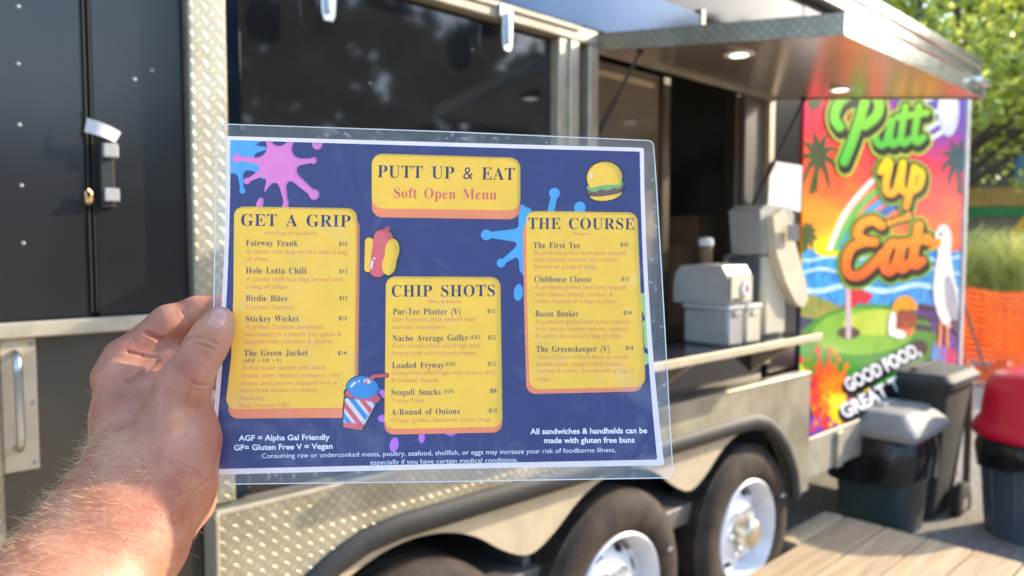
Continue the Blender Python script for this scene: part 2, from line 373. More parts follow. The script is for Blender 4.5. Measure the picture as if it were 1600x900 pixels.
# wooden deck the trailer is parked against, boards run along the trailer
def wood():
    m, t, b, N, L = nodes('deck_boards'); setv(b, Roughness=.75)
    tc = N('ShaderNodeTexCoord'); mp = N('ShaderNodeMapping'); mp.inputs['Scale'].default_value = (1.6, 20, 20)
    nz = N('ShaderNodeTexNoise'); nz.inputs['Scale'].default_value = 1.6; nz.inputs['Detail'].default_value = 8; nz.inputs['Distortion'].default_value = .6
    L(tc.outputs['Object'], mp.inputs[0]); L(mp.outputs[0], nz.inputs['Vector'])
    cr = N('ShaderNodeValToRGB'); cr.color_ramp.elements[0].color = (.36, .245, .138, 1); cr.color_ramp.elements[1].color = (.56, .425, .262, 1)
    cr.color_ramp.elements[0].position = .3; cr.color_ramp.elements[1].position = .72; L(nz.outputs[0], cr.inputs[0])
    gi = N('ShaderNodeNewGeometry'); hs = N('ShaderNodeHueSaturation'); mr = N('ShaderNodeMapRange'); mr.inputs[3].default_value = .78; mr.inputs[4].default_value = 1.15
    L(gi.outputs['Random Per Island'], mr.inputs[0]); L(mr.outputs[0], hs.inputs['Value']); L(cr.outputs[0], hs.inputs['Color']); L(hs.outputs[0], b.inputs['Base Color'])
    bp = N('ShaderNodeBump'); bp.inputs['Strength'].default_value = .3; bp.inputs['Distance'].default_value = .004; L(nz.outputs[0], bp.inputs['Height']); L(bp.outputs[0], b.inputs['Normal'])
    return m
M['deck'] = wood()
RZ = math.radians(43); ORG = (-DIST * NV[0], -DIST * NV[1], 0)
deck = empty('wooden_deck', ORG, RZ); tag(deck, 'sunlit wooden plank deck in front of the trailer wheels', 'deck')
b = MB(); o = -.045; DZ = .2
while o < 4.6:
    u0 = 3.025 if o < .058 else -3.
    o1 = min(o + .138, .06) if o < .055 else o + .176
    cuts = [u0] + ([] if u0 > 0 else sorted(rnd.uniform(-2, 3.2) for _ in range(2))) + [3.51]
    for a, c in zip(cuts[:-1], cuts[1:]):
        if c - a > .05: b.box((a + .003, -o1 + .003, DZ - .035), (c - .003, -o - .004, DZ + rnd.uniform(-.0015, .0015)), .003)
    o = o1 + .002
b.build('boards', M['deck'], deck)
b = MB(); b.box((-3, -4.5, .03), (3.47, -.10, DZ - .036)); b.build('joists', mat('deck_joists', (.10, .07, .045), .9), deck)

# ------------------------------------------------------------------ food trailer
tr = empty('food_trailer', ORG, RZ)
tag(tr, 'black food trailer with diamond plate fender, serving window and colourful graphic panel', 'food trailer')
def BX(mb, u0, u1, o0, o1, z0, z1, ch=.002, mi=0): return mb.box((u0, -o1, z0), (u1, -o0, z1), ch, mi)
def part(name, mats, mb, parent=None, smooth=False, label=None):
    o = mb.build(name, mats, parent or tr, smooth)
    if label: o['label'] = label
    return o
def dome(mb, u, o, z, r, mi=0): mb.lathe([(r, 0), (r * .85, .45 * r), (r * .5, .75 * r), (0, .85 * r)], (u, -o, z), 1, 10, mi) if False else mb.add(
    [(u + r * k * math.cos(a), -o - h * r, z + r * k * math.sin(a)) for k, h in ((1, 0), (.8, .4), (.35, .65)) for a in np.linspace(0, 2 * math.pi, 10, endpoint=False)],
    [(i * 10 + j, i * 10 + (j + 1) % 10, (i + 1) * 10 + (j + 1) % 10, (i + 1) * 10 + j) for i in range(2) for j in range(10)] + [tuple(range(20, 30))], mi)
# shell behind the skin
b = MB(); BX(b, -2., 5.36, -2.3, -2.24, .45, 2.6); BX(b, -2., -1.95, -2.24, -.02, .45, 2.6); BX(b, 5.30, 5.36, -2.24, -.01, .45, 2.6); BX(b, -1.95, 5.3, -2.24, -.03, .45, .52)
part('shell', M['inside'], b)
b = MB(); BX(b, -2.02, 5.4, -2.32, -.005, 2.6, 2.66, .01); part('roof', M['alu_soft'], b)
# interior seen through the opening
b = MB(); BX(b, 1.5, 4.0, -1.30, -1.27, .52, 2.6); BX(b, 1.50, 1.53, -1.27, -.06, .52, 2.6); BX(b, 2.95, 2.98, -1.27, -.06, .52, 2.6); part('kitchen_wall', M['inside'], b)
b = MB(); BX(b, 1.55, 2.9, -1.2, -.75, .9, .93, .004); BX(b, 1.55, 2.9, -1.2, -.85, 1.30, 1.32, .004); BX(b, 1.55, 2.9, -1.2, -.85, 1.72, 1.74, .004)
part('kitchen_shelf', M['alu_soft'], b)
# left door with rivets
b = MB(); BX(b, -2., .352, -.02, 0, 1.352, 2.53)
for q in [(28, 10), (28, 100), (30, 195), (33, 290), (36, 380)]: c = T1(*q); dome(b, c[0], 0, c[2], .0036, 1)
part('side_door', [M['black'], M['rivet']], b, smooth=True)
b = MB(); BX(b, .3665, .5265, -.02, -.001, 1.352, 2.53)
for q in [(238, 110), (210, 124)]: c = T1(*q); dome(b, c[0], -.001, c[2], .004, 1)
part('door_panel', [M['black'], M['rivet']], b, smooth=True)
b = MB(); BX(b, .351, .368, -.03, -.012, 1.352, 2.53); part('door_seam', M['dark'], b)
b = MB(); BX(b, .3535, .3565, -.011, .003, 1.36, 2.52, .001); BX(b, .3625, .3655, -.011, .001, 1.36, 2.52, .001); part('door_edge_strip', M['trim_rubber'], b)
# latch in the seam
c0 = T1(150, 222); c1 = T1(182, 326)
b = MB(); BX(b, c0[0] + .002, c1[0] - .004, .0, .012, c1[2], c0[2], .004); part_l = part('door_latch', M['trim_rubber'], b)
b = MB(); BX(b, c0[0] + .006, c1[0] + .001, .012, .022, c0[2] - .028, c0[2] - .002, .003); b.build('latch_bolt', M['plasticgrey'], part_l)
b = MB(); BX(b, c0[0] + .007, c1[0] + .001, .012, .02, c1[2] + .012, c1[2] + .036, .003)
b.build('latch_bolt', M['plasticgrey'], part_l)
c = T1(138, 313, .012); b = MB(); b.box(c + [-.006, -.007, -.007], c + [.006, .007, .006], .003)
b.tube([c + [-.004, 0, .005], c + [-.004, 0, .014], c + [.001, 0, .019], c + [.005, 0, .014], c + [.005, 0, .005]], .0018, 8)
b.build('padlock', mat('brass', (.72, .46, .2), .3, 1.), part_l, True)
# lower skin
b = MB(); BX(b, -2., .545, -.03, -.004, .42, 1.3225); part('lower_panel', mat('black_gloss_skirt', (.05, .043, .035), .2, var=.25, vs=3, bump=.16, bs=4.5, spec=.8), b)
b = MB(); BX(b, -2., .526, .0, .018, 1.3235, 1.351, .003); part('belt_rail', M['alu'], b)
# pull handle on its plate, with a strip of tread plate beside it
b = MB(); BX(b, .213, .2655, -.003, .003, 1.092, 1.3225, .002)
for u, z in ((.2585, 1.105), (.2585, 1.21), (.2585, 1.312)): dome(b, u, .003, z, .0042, 1)
hp = part('handle_plate', [M['alu_flat'], M['rivet']], b, smooth=True)
b = MB(); z0, z1, hu = 1.134, 1.298, .2335
pth = [(hu, -.003, z0), (hu, -.022, z0 + .002), (hu, -.031, z0 + .012), (hu, -.033, z0 + .03), (hu, -.033, z1 - .03), (hu, -.031, z1 - .012), (hu, -.022, z1 - .002), (hu, -.003, z1)]
b.tube(pth, .0065, 14); b.build('pull_handle', mat('satin_steel', (.55, .58, .62), .28, 1.), hp, True)
b = MB(); BX(b, .12, .2115, -.003, .012, .42, 1.3225, .003); part('tread_plate_edge', M['diamond'], b)
# corner of tread plate and window 1
b = MB(); BX(b, .528, .6, -.02, .03, .96, 2.53, .004); part('corner_trim', M['diamond'], b)
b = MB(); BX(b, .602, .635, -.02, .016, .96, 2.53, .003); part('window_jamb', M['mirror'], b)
b = MB(); BX(b, .637, 1.572, -.05, -.02, 1.15, 2.082); wp = part('window_hatch', M['glass_dark'], b)
for q in [(738, 78), (578, 130)]:
    c = T1(*q, -.02); b = MB(); dome(b, c[0], -.02, c[2], .0035); b.build('rivet', M['plasticblue'], wp, True)
b = MB(); BX(b, .637, 1.745, -.05, .015, 2.0835, 2.128, .004); BX(b, .637, 1.655, .015, .021, 2.112, 2.126, .001); part('window_header', M['alu_soft'], b)
for k, (px, py, o) in enumerate(((508, -40, .016), (788, 20, .016))):
    c = T1(px, py, o); zt = c[2] + .006; u = c[0]; b = MB()
    b.box((u - .024, -o - .010, zt - .022), (u + .024, -o, zt + .012), .003)
    zz = [(-.016, zt - .02), (.016, zt - .02), (.0185, zt - .06), (.0165, zt - .095), (.010, zt - .108), (-.010, zt - .108), (-.0165, zt - .095), (-.0185, zt - .06)]
    b.prism([(u + a, z) for a, z in zz], -o - .013, -o - .004)
    b.tube([(u, -o - .014, zt - .01), (u, -o - .019, zt - .04), (u, -o - .018, zt - .09)], [.007, .008, .006], 10)
    part('hatch_latch', M['steel'], b, smooth=True)
b = MB(); BX(b, 1.574, 1.611, -.05, .012, 1.15, 2.082, .004); BX(b, 1.613, 1.654, -.05, .02, 1.15, 2.082, .004); part('window_post', M['alu'], b)
b = MB(); BX(b, 1.655, 1.702, -.06, -.03, 1.15, 2.09); part('post_gap', M['dark'], b)
b = MB(); BX(b, 1.702, 1.746, -.05, .016, 1.15, 2.082, .004); part('window_post', M['alu'], b)
# fascia above the openings, roof rail
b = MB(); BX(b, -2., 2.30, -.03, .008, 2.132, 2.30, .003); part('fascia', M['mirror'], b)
b = MB(); BX(b, -2., 3.1, -.03, -.004, 2.303, 2.5295); BX(b, 2.303, 3.1, -.03, -.004, 2.132, 2.302); BX(b, 3.102, 5.30, -.03, -.001, 2.459, 2.5295); part('upper_panel', M['upper'], b)
b = MB(); BX(b, 2.303, 2.33, -.004, .012, 2.14, 2.32, .003); part('fascia_end', M['alu_soft'], b)
b = MB(); BX(b, -2.02, 5.42, -.03, .05, 2.535, 2.595, .006); BX(b, -2.02, 5.42, -.0045, .06, 2.597, 2.66, .008); part('roof_rail', mat('roof_rail_metal', (.70, .74, .69), .14, .9, var=.12, vs=6), b)
# serving window: sliding pane, jambs, counter
b = MB(); BX(b, 1.748, 2.16, -.075, -.06, 1.15, 2.072); part('sliding_pane', M['brownglass'], b)
b = MB(); BX(b, 2.162, 2.205, -.085, -.045, 1.15, 2.072, .004); BX(b, 2.62, 2.655, -.085, -.03, 1.15, 2.072, .004); part('pane_frame', mat('bronze_frame', (.13, .10, .075), .35, .7), b)
b = MB(); BX(b, 2.657, 2.80, -.04, -.012, 1.15, 2.072); part('jamb_panel', mat('grey_jamb', (.13, .12, .11), .35, var=.1), b)
b = MB(); BX(b, 2.802, 2.848, -.05, .012, 1.0, 2.30, .004); part('corner_post', M['alu'], b)
b = MB(); BX(b, 2.85, 3.112, -.03, -.003, .955, 2.13); part('black_side_panel', M['black'], b)
b = MB(); BX(b, 1.2, 2.80, -.30, .235, 1.125, 1.143, .003); ct = part('counter', M['counter'], b)
b = MB(); BX(b, 1.2, 2.805, .2355, .245, 1.12, 1.146, .002); b.build('counter_edge', M['alu_flat'], ct)
for u in (1.35, 2.05, 2.72):
    b = MB(); b.add([(u - .01, 0, 1.124), (u - .01, -.2, 1.124), (u - .01, 0, .98), (u + .01, 0, 1.124), (u + .01, -.2, 1.124), (u + .01, 0, .98)], [(0, 1, 2), (3, 5, 4), (0, 3, 4, 1), (1, 4, 5, 2), (2, 5, 3, 0)])
    b.build('counter_bracket', M['alu_soft'], ct)
b = MB(); BX(b, .547, 2.80, -.03, -.004, .93, 1.1495); part('sill_panel', mat('burgundy_black_gloss', (.03, .014, .017), .1, var=.3, vs=2, bump=.05, bs=4, spec=.7), b)
# awning over the serving window
A0, A1, AO, ZH, ZO = 1.745, 2.835, .75, 2.074, 1.968
def zu(o): return ZH + (ZO - ZH) * o / AO
aw = empty('awning', (0, 0, 0)); aw.parent = tr; aw['label'] = 'raised awning with two round lights in its lining'
def slab(mb, u0, u1, o0, o1, h0, h1, mi=0):
    V = [(u, -o, zu(o) + h) for u in (u0, u1) for o in (o0, o1) for h in (h0, h1)]
    return mb.add(V, [(0, 1, 3, 2), (4, 6, 7, 5), (0, 4, 5, 1), (2, 3, 7, 6), (0, 2, 6, 4), (1, 5, 7, 3)], mi)
b = MB(); slab(b, A0 + .002, A1 - .002, .02, AO - .002, .004, .04); b.build('lining', M['under'], aw)
b = MB(); slab(b, A0, A1, .02, AO, .0415, .047); b.build('top_skin', M['alu_soft'], aw)
b = MB(); slab(b, A0 - .006, A0 + .0015, .01, AO + .006, -.001, .05); b.build('edge_trim', M['diamond'], aw)
b = MB(); slab(b, A1 - .0015, A1 + .006, .01, AO + .006, -.001, .05); slab(b, A0 - .0055, A1 + .0055, AO - .0015, AO + .006, -.001, .0495)
b.build('edge_trim', M['edge'], aw)
b = MB(); slab(b, A0, A1, .0, .019, -.008, .03); b.build('hinge', M['alu_soft'], aw)
def on_under(px, py):
    r = rays([(px, py)])[0]; best = None
    for s in np.linspace(1, 5, 4000):
        p = r * s; q = (p @ DV, DIST + p @ NV, p[2] + H)
        if best is None or abs(q[2] - zu(q[1])) < best[0]: best = (abs(q[2] - zu(q[1])), q)
    return best[1]
for q in ((1155, 84), (1313, 139)):
    u, o, z = on_under(*q); b = MB(); b.lathe([(.030, .002), (.040, .002), (.043, -.003), (.036, -.006), (.031, -.005)], (u, -o, z), 2, 28)
    e = b.build('puck_light', M['white_rim'], aw, True); b = MB(); b.lathe([(.0305, 0), (.0302, -.004), (.02, -.006), (0, -.0065)], (u, -o, z), 2, 28); b.build('diffuser', M['lampglow'], e, True)
for q in ((1022, 100), (1160, 136)):
    b = MB(); u, o, z = on_under(*q); b.lathe([(.007, .001), (.007, -.003), (.004, -.005), (0, -.0055)], (u, -o, z), 2, 10)
    b.build('screw', M['rivet'], aw, True)
for (ta, tb, u) in (((1000, 85), (933, 215), 1.765), ((1256, 153), (1172, 330), 2.812)):
    top = Tu(*ta, u); r_ = None
    if not (.05 < -top[1] < .6): top = np.array([u, -.3, zu(.3) - .004])
    top[2] = zu(-top[1]) - .006
    bot = T1(*tb, -.01); bot[0] = min(max(bot[0], u - .12), u); b = MB()
    mid = top * .45 + bot * .55
    b.tube([top, mid], .0055, 12); b.tube([mid + (bot - mid) * .001, bot], .009, 12)
    b.lathe([(.009, -.006), (.009, .006)], top, 1, 10); b.lathe([(.009, -.006), (.009, .006)], bot, 1, 10)
    b.build('gas_strut', M['rod'], aw, True)
b = MB(); c = Wd(0, 0, 0); b.box((A1 - .14, -AO - .03, zu(AO) + .03), (A1 - .02, -AO - .007, zu(AO) + .052), .006); b.build('grab_tab', M['edge'], aw)
# fender with its arch, scalloped inner plate, rubber edge
arch = [(2.99, .42), (2.985, .459), (2.965, .53), (2.934, .586), (2.88, .66), (2.802, .731), (2.72, .78), (2.626, .803), (2.5, .808), (2.382, .808), (2.1, .81), (1.5, .815), (1.1, .82), (.977, .822), (.882, .812), (.806, .785), (.736, .745), (.68, .67), (.645, .56), (.63, .42)]
b = MB(); top = [(.548, .35), (.548, .957), (3.11, .937), (3.11, .42)]
up = [(u, .957 - .02 * (u - .548) / 2.562) for u, z in arch]
V = []; Fs = []
outer = [(3.11, .42)] + [(3.11, z) for u, z in arch[1:5]] + [(u, .957 - .02 * (u - .548) / 2.562) for u, z in arch[5:15]] + [(.548, z) for u, z in arch[15:19]] + [(.548, .42)]
outer[5] = (3.11, .937); outer[14] = (.548, .957)
n = len(arch)
for y in (-.06, -.001):
    V += [(u, y, z) for u, z in arch] + [(u, y, z) for u, z in outer]
for i in range(n - 1):
    Fs += [(i, i + 1, n + i + 1, n + i), (2 * n + i, 3 * n + i, 3 * n + i + 1, 2 * n + i + 1), (i, 2 * n + i, 2 * n + i + 1, i + 1), (n + i, n + i + 1, 3 * n + i + 1, 3 * n + i)]
Fs += [(0, n, 3 * n, 2 * n), (n - 1, 3 * n - 1, 4 * n - 1, 2 * n - 1)]
b.add(V, Fs); fe = part('fender', M['diamond'], b)
b = MB(); BX(b, .546, 3.11, .054, .063, .946, .957, .003)
for k in range(len(b.v[0])): b.v[0][k][2] -= .02 * (b.v[0][k][0] - .548) / 2.562 - .002
BX(b, .544, .552, .0, .066, .40, .955, .003); b.build('fender_edge', M['alu'], fe)
b = MB(); b.tube([(u, -.062, z - .004) for u, z in arch], .021, 10, flat=1.5); b.build('rubber_edge', M['trim_rubber'], fe, True)
WU = (1.04, 1.845, 2.65)
us = np.linspace(.66, 2.96, 160); zb = []
for u in us:
    z = .6
    for c in WU:
        q = .43 ** 2 - (u - c) ** 2
        if q > 0: z = max(z, .335 + math.sqrt(q) * 1.0)
    zb.append(z)
zb = np.array(zb); zb = np.convolve(np.pad(zb, 6, 'edge'), np.ones(13) / 13, 'valid'); zb = np.minimum(zb, .80)
b = MB(); V = [(u, y, z) for y in (-.03, -.022) for u, z in zip(us, zb)] + [(u, y, .83) for y in (-.03, -.022) for u in us]; k = len(us); Fs = []
for i in range(k - 1): Fs += [(i, i + 1, 2 * k + i + 1, 2 * k + i), (k + i, 3 * k + i, 3 * k + i + 1, k + i + 1), (i, k + i, k + i + 1, i + 1)]
b.add(V, Fs); b.build('scalloped_plate', M['alu_flat'], fe)
b = MB(); BX(b, .6, 3.0, -.42, -.40, .3, .94); BX(b, .6, 3.0, -.40, -.005, .86, .89); BX(b, .585, .6, -.42, -.005, .3, .93); BX(b, 3.0, 3.015, -.42, -.005, .3, .93); part('wheel_well', M['dark'], b)
# wheels
def wheel(u):
    r = .345; wv = .205; oo = .048
    e = empty('wheel', (u, -oo + wv / 2, r)); e.parent = tr
    b = MB(); hw = wv / 2
    prof = [(.205, -hw + .022), (.225, -hw + .008), (.262, -hw + .0), (.300, -hw + .004), (.322, -hw + .016), (.335, -hw + .03)]
    tread = []
    for a, c in ((-.068, -.043), (-.036, -.012), (-.005, .019), (.026, .05), (.057, .075)):
        tread += [(r - .008, a - .003), (r, a), (r + .001, (a + c) / 2), (r, c), (r - .008, c + .003)]
    prof += tread + [(.322, hw - .016), (.30, hw - .004), (.262, hw), (.21, hw - .02)]
    b.lathe(prof, (0, 0, 0), 1, 72, cap=False); b.build('tyre', M['rubber'], e, True)
    b = MB(); y = -hw
    b.lathe([(.207, y + .03), (.212, y + .012), (.205, y + .006), (.196, y + .014), (.186, y + .05), (.176, y + .078), (.160, y + .082), (.135, y + .062), (.112, y + .045), (.085, y + .040), (.070, y + .046), (.062, y + .05), (.0, y + .052)], (0, 0, 0), 1, 48, cap=False)
    rim = b.build('rim', M['white_rim'], e, True)
    for k in range(8):
        b = MB(); a = 2 * math.pi * (k + .5) / 8; ca, sa = math.cos(a), math.sin(a)
        def loc(x, z, yy): return (x * ca - z * sa, yy, x * sa + z * ca)
        pts = [(.128, -.014), (.150, -.022), (.158, 0), (.150, .022), (.128, .014)]
        b.add([loc(x, z, y + .058 + (x - .128) * .55) for x, z in pts] + [loc(x, z, y + .09) for x, z in pts], [(0, 1, 2, 3, 4)] + [(i, (i + 1) % 5, 5 + (i + 1) % 5, 5 + i) for i in range(5)])
        b.build('rim_slot', M['dark'], rim)
    b = MB(); b.lathe([(.058, y + .055), (.056, y + .0), (.05, y - .012), (.04, y - .02), (.0, y - .024)], (0, 0, 0), 1, 28); b.build('hub_cap', mat('hub_metal', (.64, .57, .45), .4, .9), e, True)
    for k in range(6):
        b = MB(); a = 2 * math.pi * k / 6; b.lathe([(.012, y + .055), (.012, y + .024), (.008, y + .018), (0, y + .017)], (.086 * math.cos(a), 0, .086 * math.sin(a)), 1, 10)
        b.build('lug_nut', M['steel'], e, True)
    b = MB(); b.tube([(.245, y + .004, .09), (.262, y - .002, .098)], .006, 8); b.build('valve_mark', M['white'], e)
    return e
w0 = wheel(WU[0])
for u in WU[1:]:
    c = w0.copy(); COL.objects.link(c); c.parent = tr; c.location = (u, w0.location[1], w0.location[2])
    for ch in list(w0.children):
        d = ch.copy(); COL.objects.link(d); d.parent = c
        for g_ in ch.children:
            e_ = g_.copy(); COL.objects.link(e_); e_.parent = d
# lower skirt, graphic panel, rear corner
b = MB(); BX(b, 3.112, 5.30, -.02, .012, .43, .616, .004); BX(b, 3.48, 3.54, .012, .03, .43, .60, .003); part('rear_skirt', M['alu_soft'], b)
b = MB(); BX(b, 5.302, 5.362, -.03, .018, .43, 2.533, .006); part('rear_corner_trim', mat('white_corner_trim', (.75, .75, .74), .3, .3), b)
b = MB(); BX(b, 2.0, 4.9, -1.9, -.15, .34, .43); part('chassis', M['dark'], b)
# ------------------------------------------------------------------ printed graphic panel on the trailer
def wrapmat():
    m, t, b, N, L = nodes('sunset_print'); setv(b, Roughness=.22)
    tc = N('ShaderNodeTexCoord'); sp = N('ShaderNodeSeparateXYZ'); L(tc.outputs['Object'], sp.inputs[0])
    mp = N('ShaderNodeMapping'); mp.inputs['Rotation'].default_value = (0, math.radians(-28), 0); mp.inputs['Scale'].default_value = (1.1, 1, 3.2); L(tc.outputs['Object'], mp.inputs[0])
    nz = N('ShaderNodeTexNoise'); nz.inputs['Scale'].default_value = 1.5; nz.inputs['Detail'].default_value = 4; nz.inputs['Distortion'].default_value = 1.2; L(mp.outputs[0], nz.inputs['Vector'])
    def M(op, a, c):
        n = N('ShaderNodeMath'); n.operation = op
        for i, v in enumerate((a, c)):
            if isinstance(v, (int, float)): n.inputs[i].default_value = v
            else: L(v, n.inputs[i])
        return n.outputs[0]
    def ramp(fac, els):
        r = N('ShaderNodeValToRGB'); e = r.color_ramp.elements
        while len(e) < len(els): e.new(.5)
        for q, (p, c) in zip(e, els): q.position = p; q.color = lin(c)
        L(fac, r.inputs[0]); return r.outputs[0]
    zz = M('ADD', M('DIVIDE', M('SUBTRACT', sp.outputs[2], .6), 2.0), M('MULTIPLY', M('SUBTRACT', nz.outputs[0], .5), .22))
    left = ramp(zz, [(0, (28, 34, 66)), (.26, (40, 46, 84)), (.40, (250, 196, 30)), (.50, (244, 140, 40)), (.60, (236, 92, 52)), (.72, (226, 48, 66)), (.84, (214, 34, 110)), (1, (150, 50, 150))])
    right = ramp(zz, [(0, (40, 40, 96)), (.28, (90, 60, 140)), (.36, (200, 70, 120)), (.46, (236, 110, 60)), (.58, (228, 64, 74)), (.70, (214, 48, 80)), (.78, (120, 66, 160)), (.9, (70, 76, 176)), (1, (60, 80, 180))])
    fx = N('ShaderNodeMapRange'); fx.inputs[1].default_value = 3.7; fx.inputs[2].default_value = 4.5; L(M('ADD', sp.outputs[0], M('MULTIPLY', nz.outputs[0], .5)), fx.inputs[0])
    mx = N('ShaderNodeMix'); mx.data_type = 'RGBA'; L(fx.outputs[0], mx.inputs[0]); L(left, mx.inputs[6]); L(right, mx.inputs[7]); L(mx.outputs[2], b.inputs['Base Color'])
    return m
b = MB(); BX(b, 3.114, 5.30, -.02, .006, .618, 2.456, .001); gp = part('graphic_panel', wrapmat(), b)
gp['label'] = 'bright sunset and golf green graphic with shop lettering'
LAY = [0]
def wink(n, rgb, var=.08, vs=9, col2=None): return mat(n, lin(rgb)[:3], .25, var=var, vs=vs, col2=lin(col2)[:3] if col2 else None)
def art(name, fn, bb, m, st=1.2, lay=None, parent=None):
    V, Fs = fill2d(fn, *bb, st)
    LAY[0] += 1; off = .0063 + .00012 * (LAY[0] if lay is None else lay)
    q = tp(V, off); keep = q
    b = MB(); b.add(q, Fs); return b.build(name, m, parent or gp, auto=False)
CL = lambda X, Y: np.maximum(np.maximum(-(X - 1253), X - 1502), 0 * X - 1)
def clip(f):
    def g(X, Y):
        q = tp(np.stack([X.ravel(), Y.ravel()], 1), .007); u = q[:, 0].reshape(X.shape); z = q[:, 2].reshape(X.shape)
        e = np.maximum(np.maximum(3.118 - u, u - 5.296), np.maximum(.622 - z, z - 2.452)) * 120
        return np.maximum(f(X, Y), e)
    return g
def strokes(lst, r):
    def f(X, Y):
        d = np.full(X.shape, 1e9)
        for pts in lst:
            for a, c in zip(pts[:-1], pts[1:]): d = np.minimum(d, seg(X, Y, a, c, r))
        return d
    return f
def curve(pts, n=6):
    pts = np.array(pts, float); out = []
    for i in range(len(pts) - 1):
        p0, p1, p2, p3 = pts[max(i - 1, 0)], pts[i], pts[i + 1], pts[min(i + 2, len(pts) - 1)]
        for t in np.linspace(0, 1, n, endpoint=False):
            out.append(.5 * (2 * p1 + (p2 - p0) * t + (2 * p0 - 5 * p1 + 4 * p2 - p3) * t * t + (3 * p1 - p0 - 3 * p2 + p3) * t ** 3))
    return [tuple(p) for p in out] + [tuple(pts[-1])]
# sea, hill, rainbow, sun, palms
art('sea_print', clip(lambda X, Y: np.maximum(387 + .02 * (X - 1250) - Y + 2 * np.sin(X / 9), Y - 478 + 2 * np.sin(X / 13))), (1246, 380, 1506, 482), wink('sea_print', (30, 112, 186), .3, 16, (60, 160, 215)), 2)
art('surf_print', clip(lambda X, Y: np.minimum(np.minimum(np.abs(Y - 404 - 3 * np.sin(X / 11)) - 2.2, np.abs(Y - 424 - 4 * np.sin(X / 14 + 1)) - 2.6), np.abs(Y - 450 - 5 * np.sin(X / 17 + 2)) - 4)), (1246, 394, 1506, 462), wink('surf_print', (190, 226, 238), .15, 14), 1.6)
art('bank_print', clip(lambda X, Y: ell(X, Y, (1262, 478), 62, 18, .25)), (1246, 440, 1340, 510), wink('bank_print', (96, 120, 50), .3, 14, (150, 140, 60)), 2)
art('sun_print', clip(lambda X, Y: ell(X, Y, (1296, 386), 26, 15)), (1246, 366, 1330, 402), wink('sun_print', (255, 214, 20), .1), 2)
rb = curve([(1297, 388), (1318, 338), (1345, 302), (1378, 268)], 8); rb2 = curve([(1306, 388), (1326, 346), (1352, 314), (1386, 286)], 8); rb3 = curve([(1316, 388), (1336, 352), (1360, 328), (1392, 304)], 8); rb4 = curve([(1326, 388), (1346, 360), (1370, 340), (1400, 320)], 8)
for nm, c, cc, r in (('arc_print', rb, (235, 226, 214), 4.5), ('arc_print', rb2, (96, 178, 96), 5), ('arc_print', rb3, (56, 150, 208), 5.5), ('arc_print', rb4, (32, 104, 178), 7)):
    art(nm, clip(strokes([c], r)), (1280, 255, 1415, 400), wink('arc', cc), 1.6)
def palm(name, cx, cy, R, m, tx, ty, n=9, a0=.3):
    ls = []
    for k in range(n):
        a = a0 + 2 * math.pi * k / n; e = (cx + .66 * R * math.cos(a), cy + R * math.sin(a) + .16 * R); md = (cx + .4 * R * math.cos(a), cy + .55 * R * math.sin(a) - .08 * R)
        ls.append(curve([(cx, cy), md, e], 5))
    def f(X, Y):
        d = np.full(X.shape, 1e9)
        for l in ls:
            k = len(l)
            for i in range(k - 1): d = np.minimum(d, seg(X, Y, l[i], l[i + 1], 5.6 * (1 - i / k) + .8, 5.6 * (1 - (i + 1) / k) + .6))
        return np.minimum(d, seg(X, Y, (cx, cy), (tx, ty), 2.6, 3.6))
    art(name, clip(f), (cx - R * 1.1, cy - R * 1.25, cx + R * 1.1, max(cy + R * 1.3, ty + 5)), m, 1.4)
pm = wink('palm_print', (62, 84, 46), .2); pm2 = wink('palm_teal_print', (34, 84, 96), .2)
palm('palm_print', 1279, 246, 48, pm, 1268, 300); palm('palm_print', 1262, 366, 22, pm, 1254, 392); palm('palm_print', 1497, 252, 40, pm2, 1500, 300, a0=.1); palm('palm_print', 1274, 152, 18, pm, 1270, 170)
# golf ball with speed streaks
art('streak_print', clip(strokes([[(1432, 196), (1484, 160)], [(1440, 208), (1484, 180)], [(1446, 222), (1488, 196)], [(1436, 160), (1480, 146)]], 3.6)), (1424, 140, 1500, 232), wink('streak', (206, 226, 244)), 1.4)
art('ball_print', clip(lambda X, Y: ell(X, Y, (1482, 170), 17, 43)), (1460, 120, 1504, 216), wink('ball_print', (196, 204, 216), .1, 12), 1.4)
art('ball_print', clip(lambda X, Y: ell(X, Y, (1481, 160), 13, 32)), (1460, 120, 1504, 200), wink('ball_light_print', (228, 230, 234), .06, 12), 1.4)
# putting green, hole, flag
art('green_print', clip(lambda X, Y: ell(X, Y, (1352, 540), 112, 64, -.10)), (1240, 470, 1475, 612), wink('green_dark_print', (54, 142, 38), .15, 5), 2)
art('green_print', clip(lambda X, Y: ell(X, Y, (1350, 518), 80, 36, -.06)), (1260, 476, 1440, 560), wink('green_mid_print', (120, 176, 44), .12, 5), 2)
art('green_print', clip(lambda X, Y: ell(X, Y, (1375, 504), 58, 20, -.04)), (1310, 480, 1440, 530), wink('green_light_print', (176, 194, 60), .1, 5), 2)
art('rim_print', clip(lambda X, Y: np.abs(ell(X, Y, (1350, 545), 108, 62, -.1)) - 3 + np.maximum(0, (Y < 545) * 50) + (X > 1340) * 50.), (1240, 530, 1350, 615), wink('rim_print', (190, 214, 40)), 1.4)
art('hole_print', lambda X, Y: ell(X, Y, (1326, 520), 18, 9.5), (1304, 506, 1350, 534), wink('hole_print', (72, 44, 24), .3), 1.2)
art('pole_print', strokes([[(1325, 444), (1326, 526)]], 4), (1318, 438, 1332, 532), wink('pole_print', (196, 170, 184)), 1.2)
art('flag_print', lambda X, Y: poly_sd(X, Y, [(1330, 450), (1344, 452), (1364, 462), (1354, 474), (1342, 472), (1330, 481)]) - 1, (1326, 446, 1368, 486), wink('flag_print', (206, 32, 56), .12), 1.2)
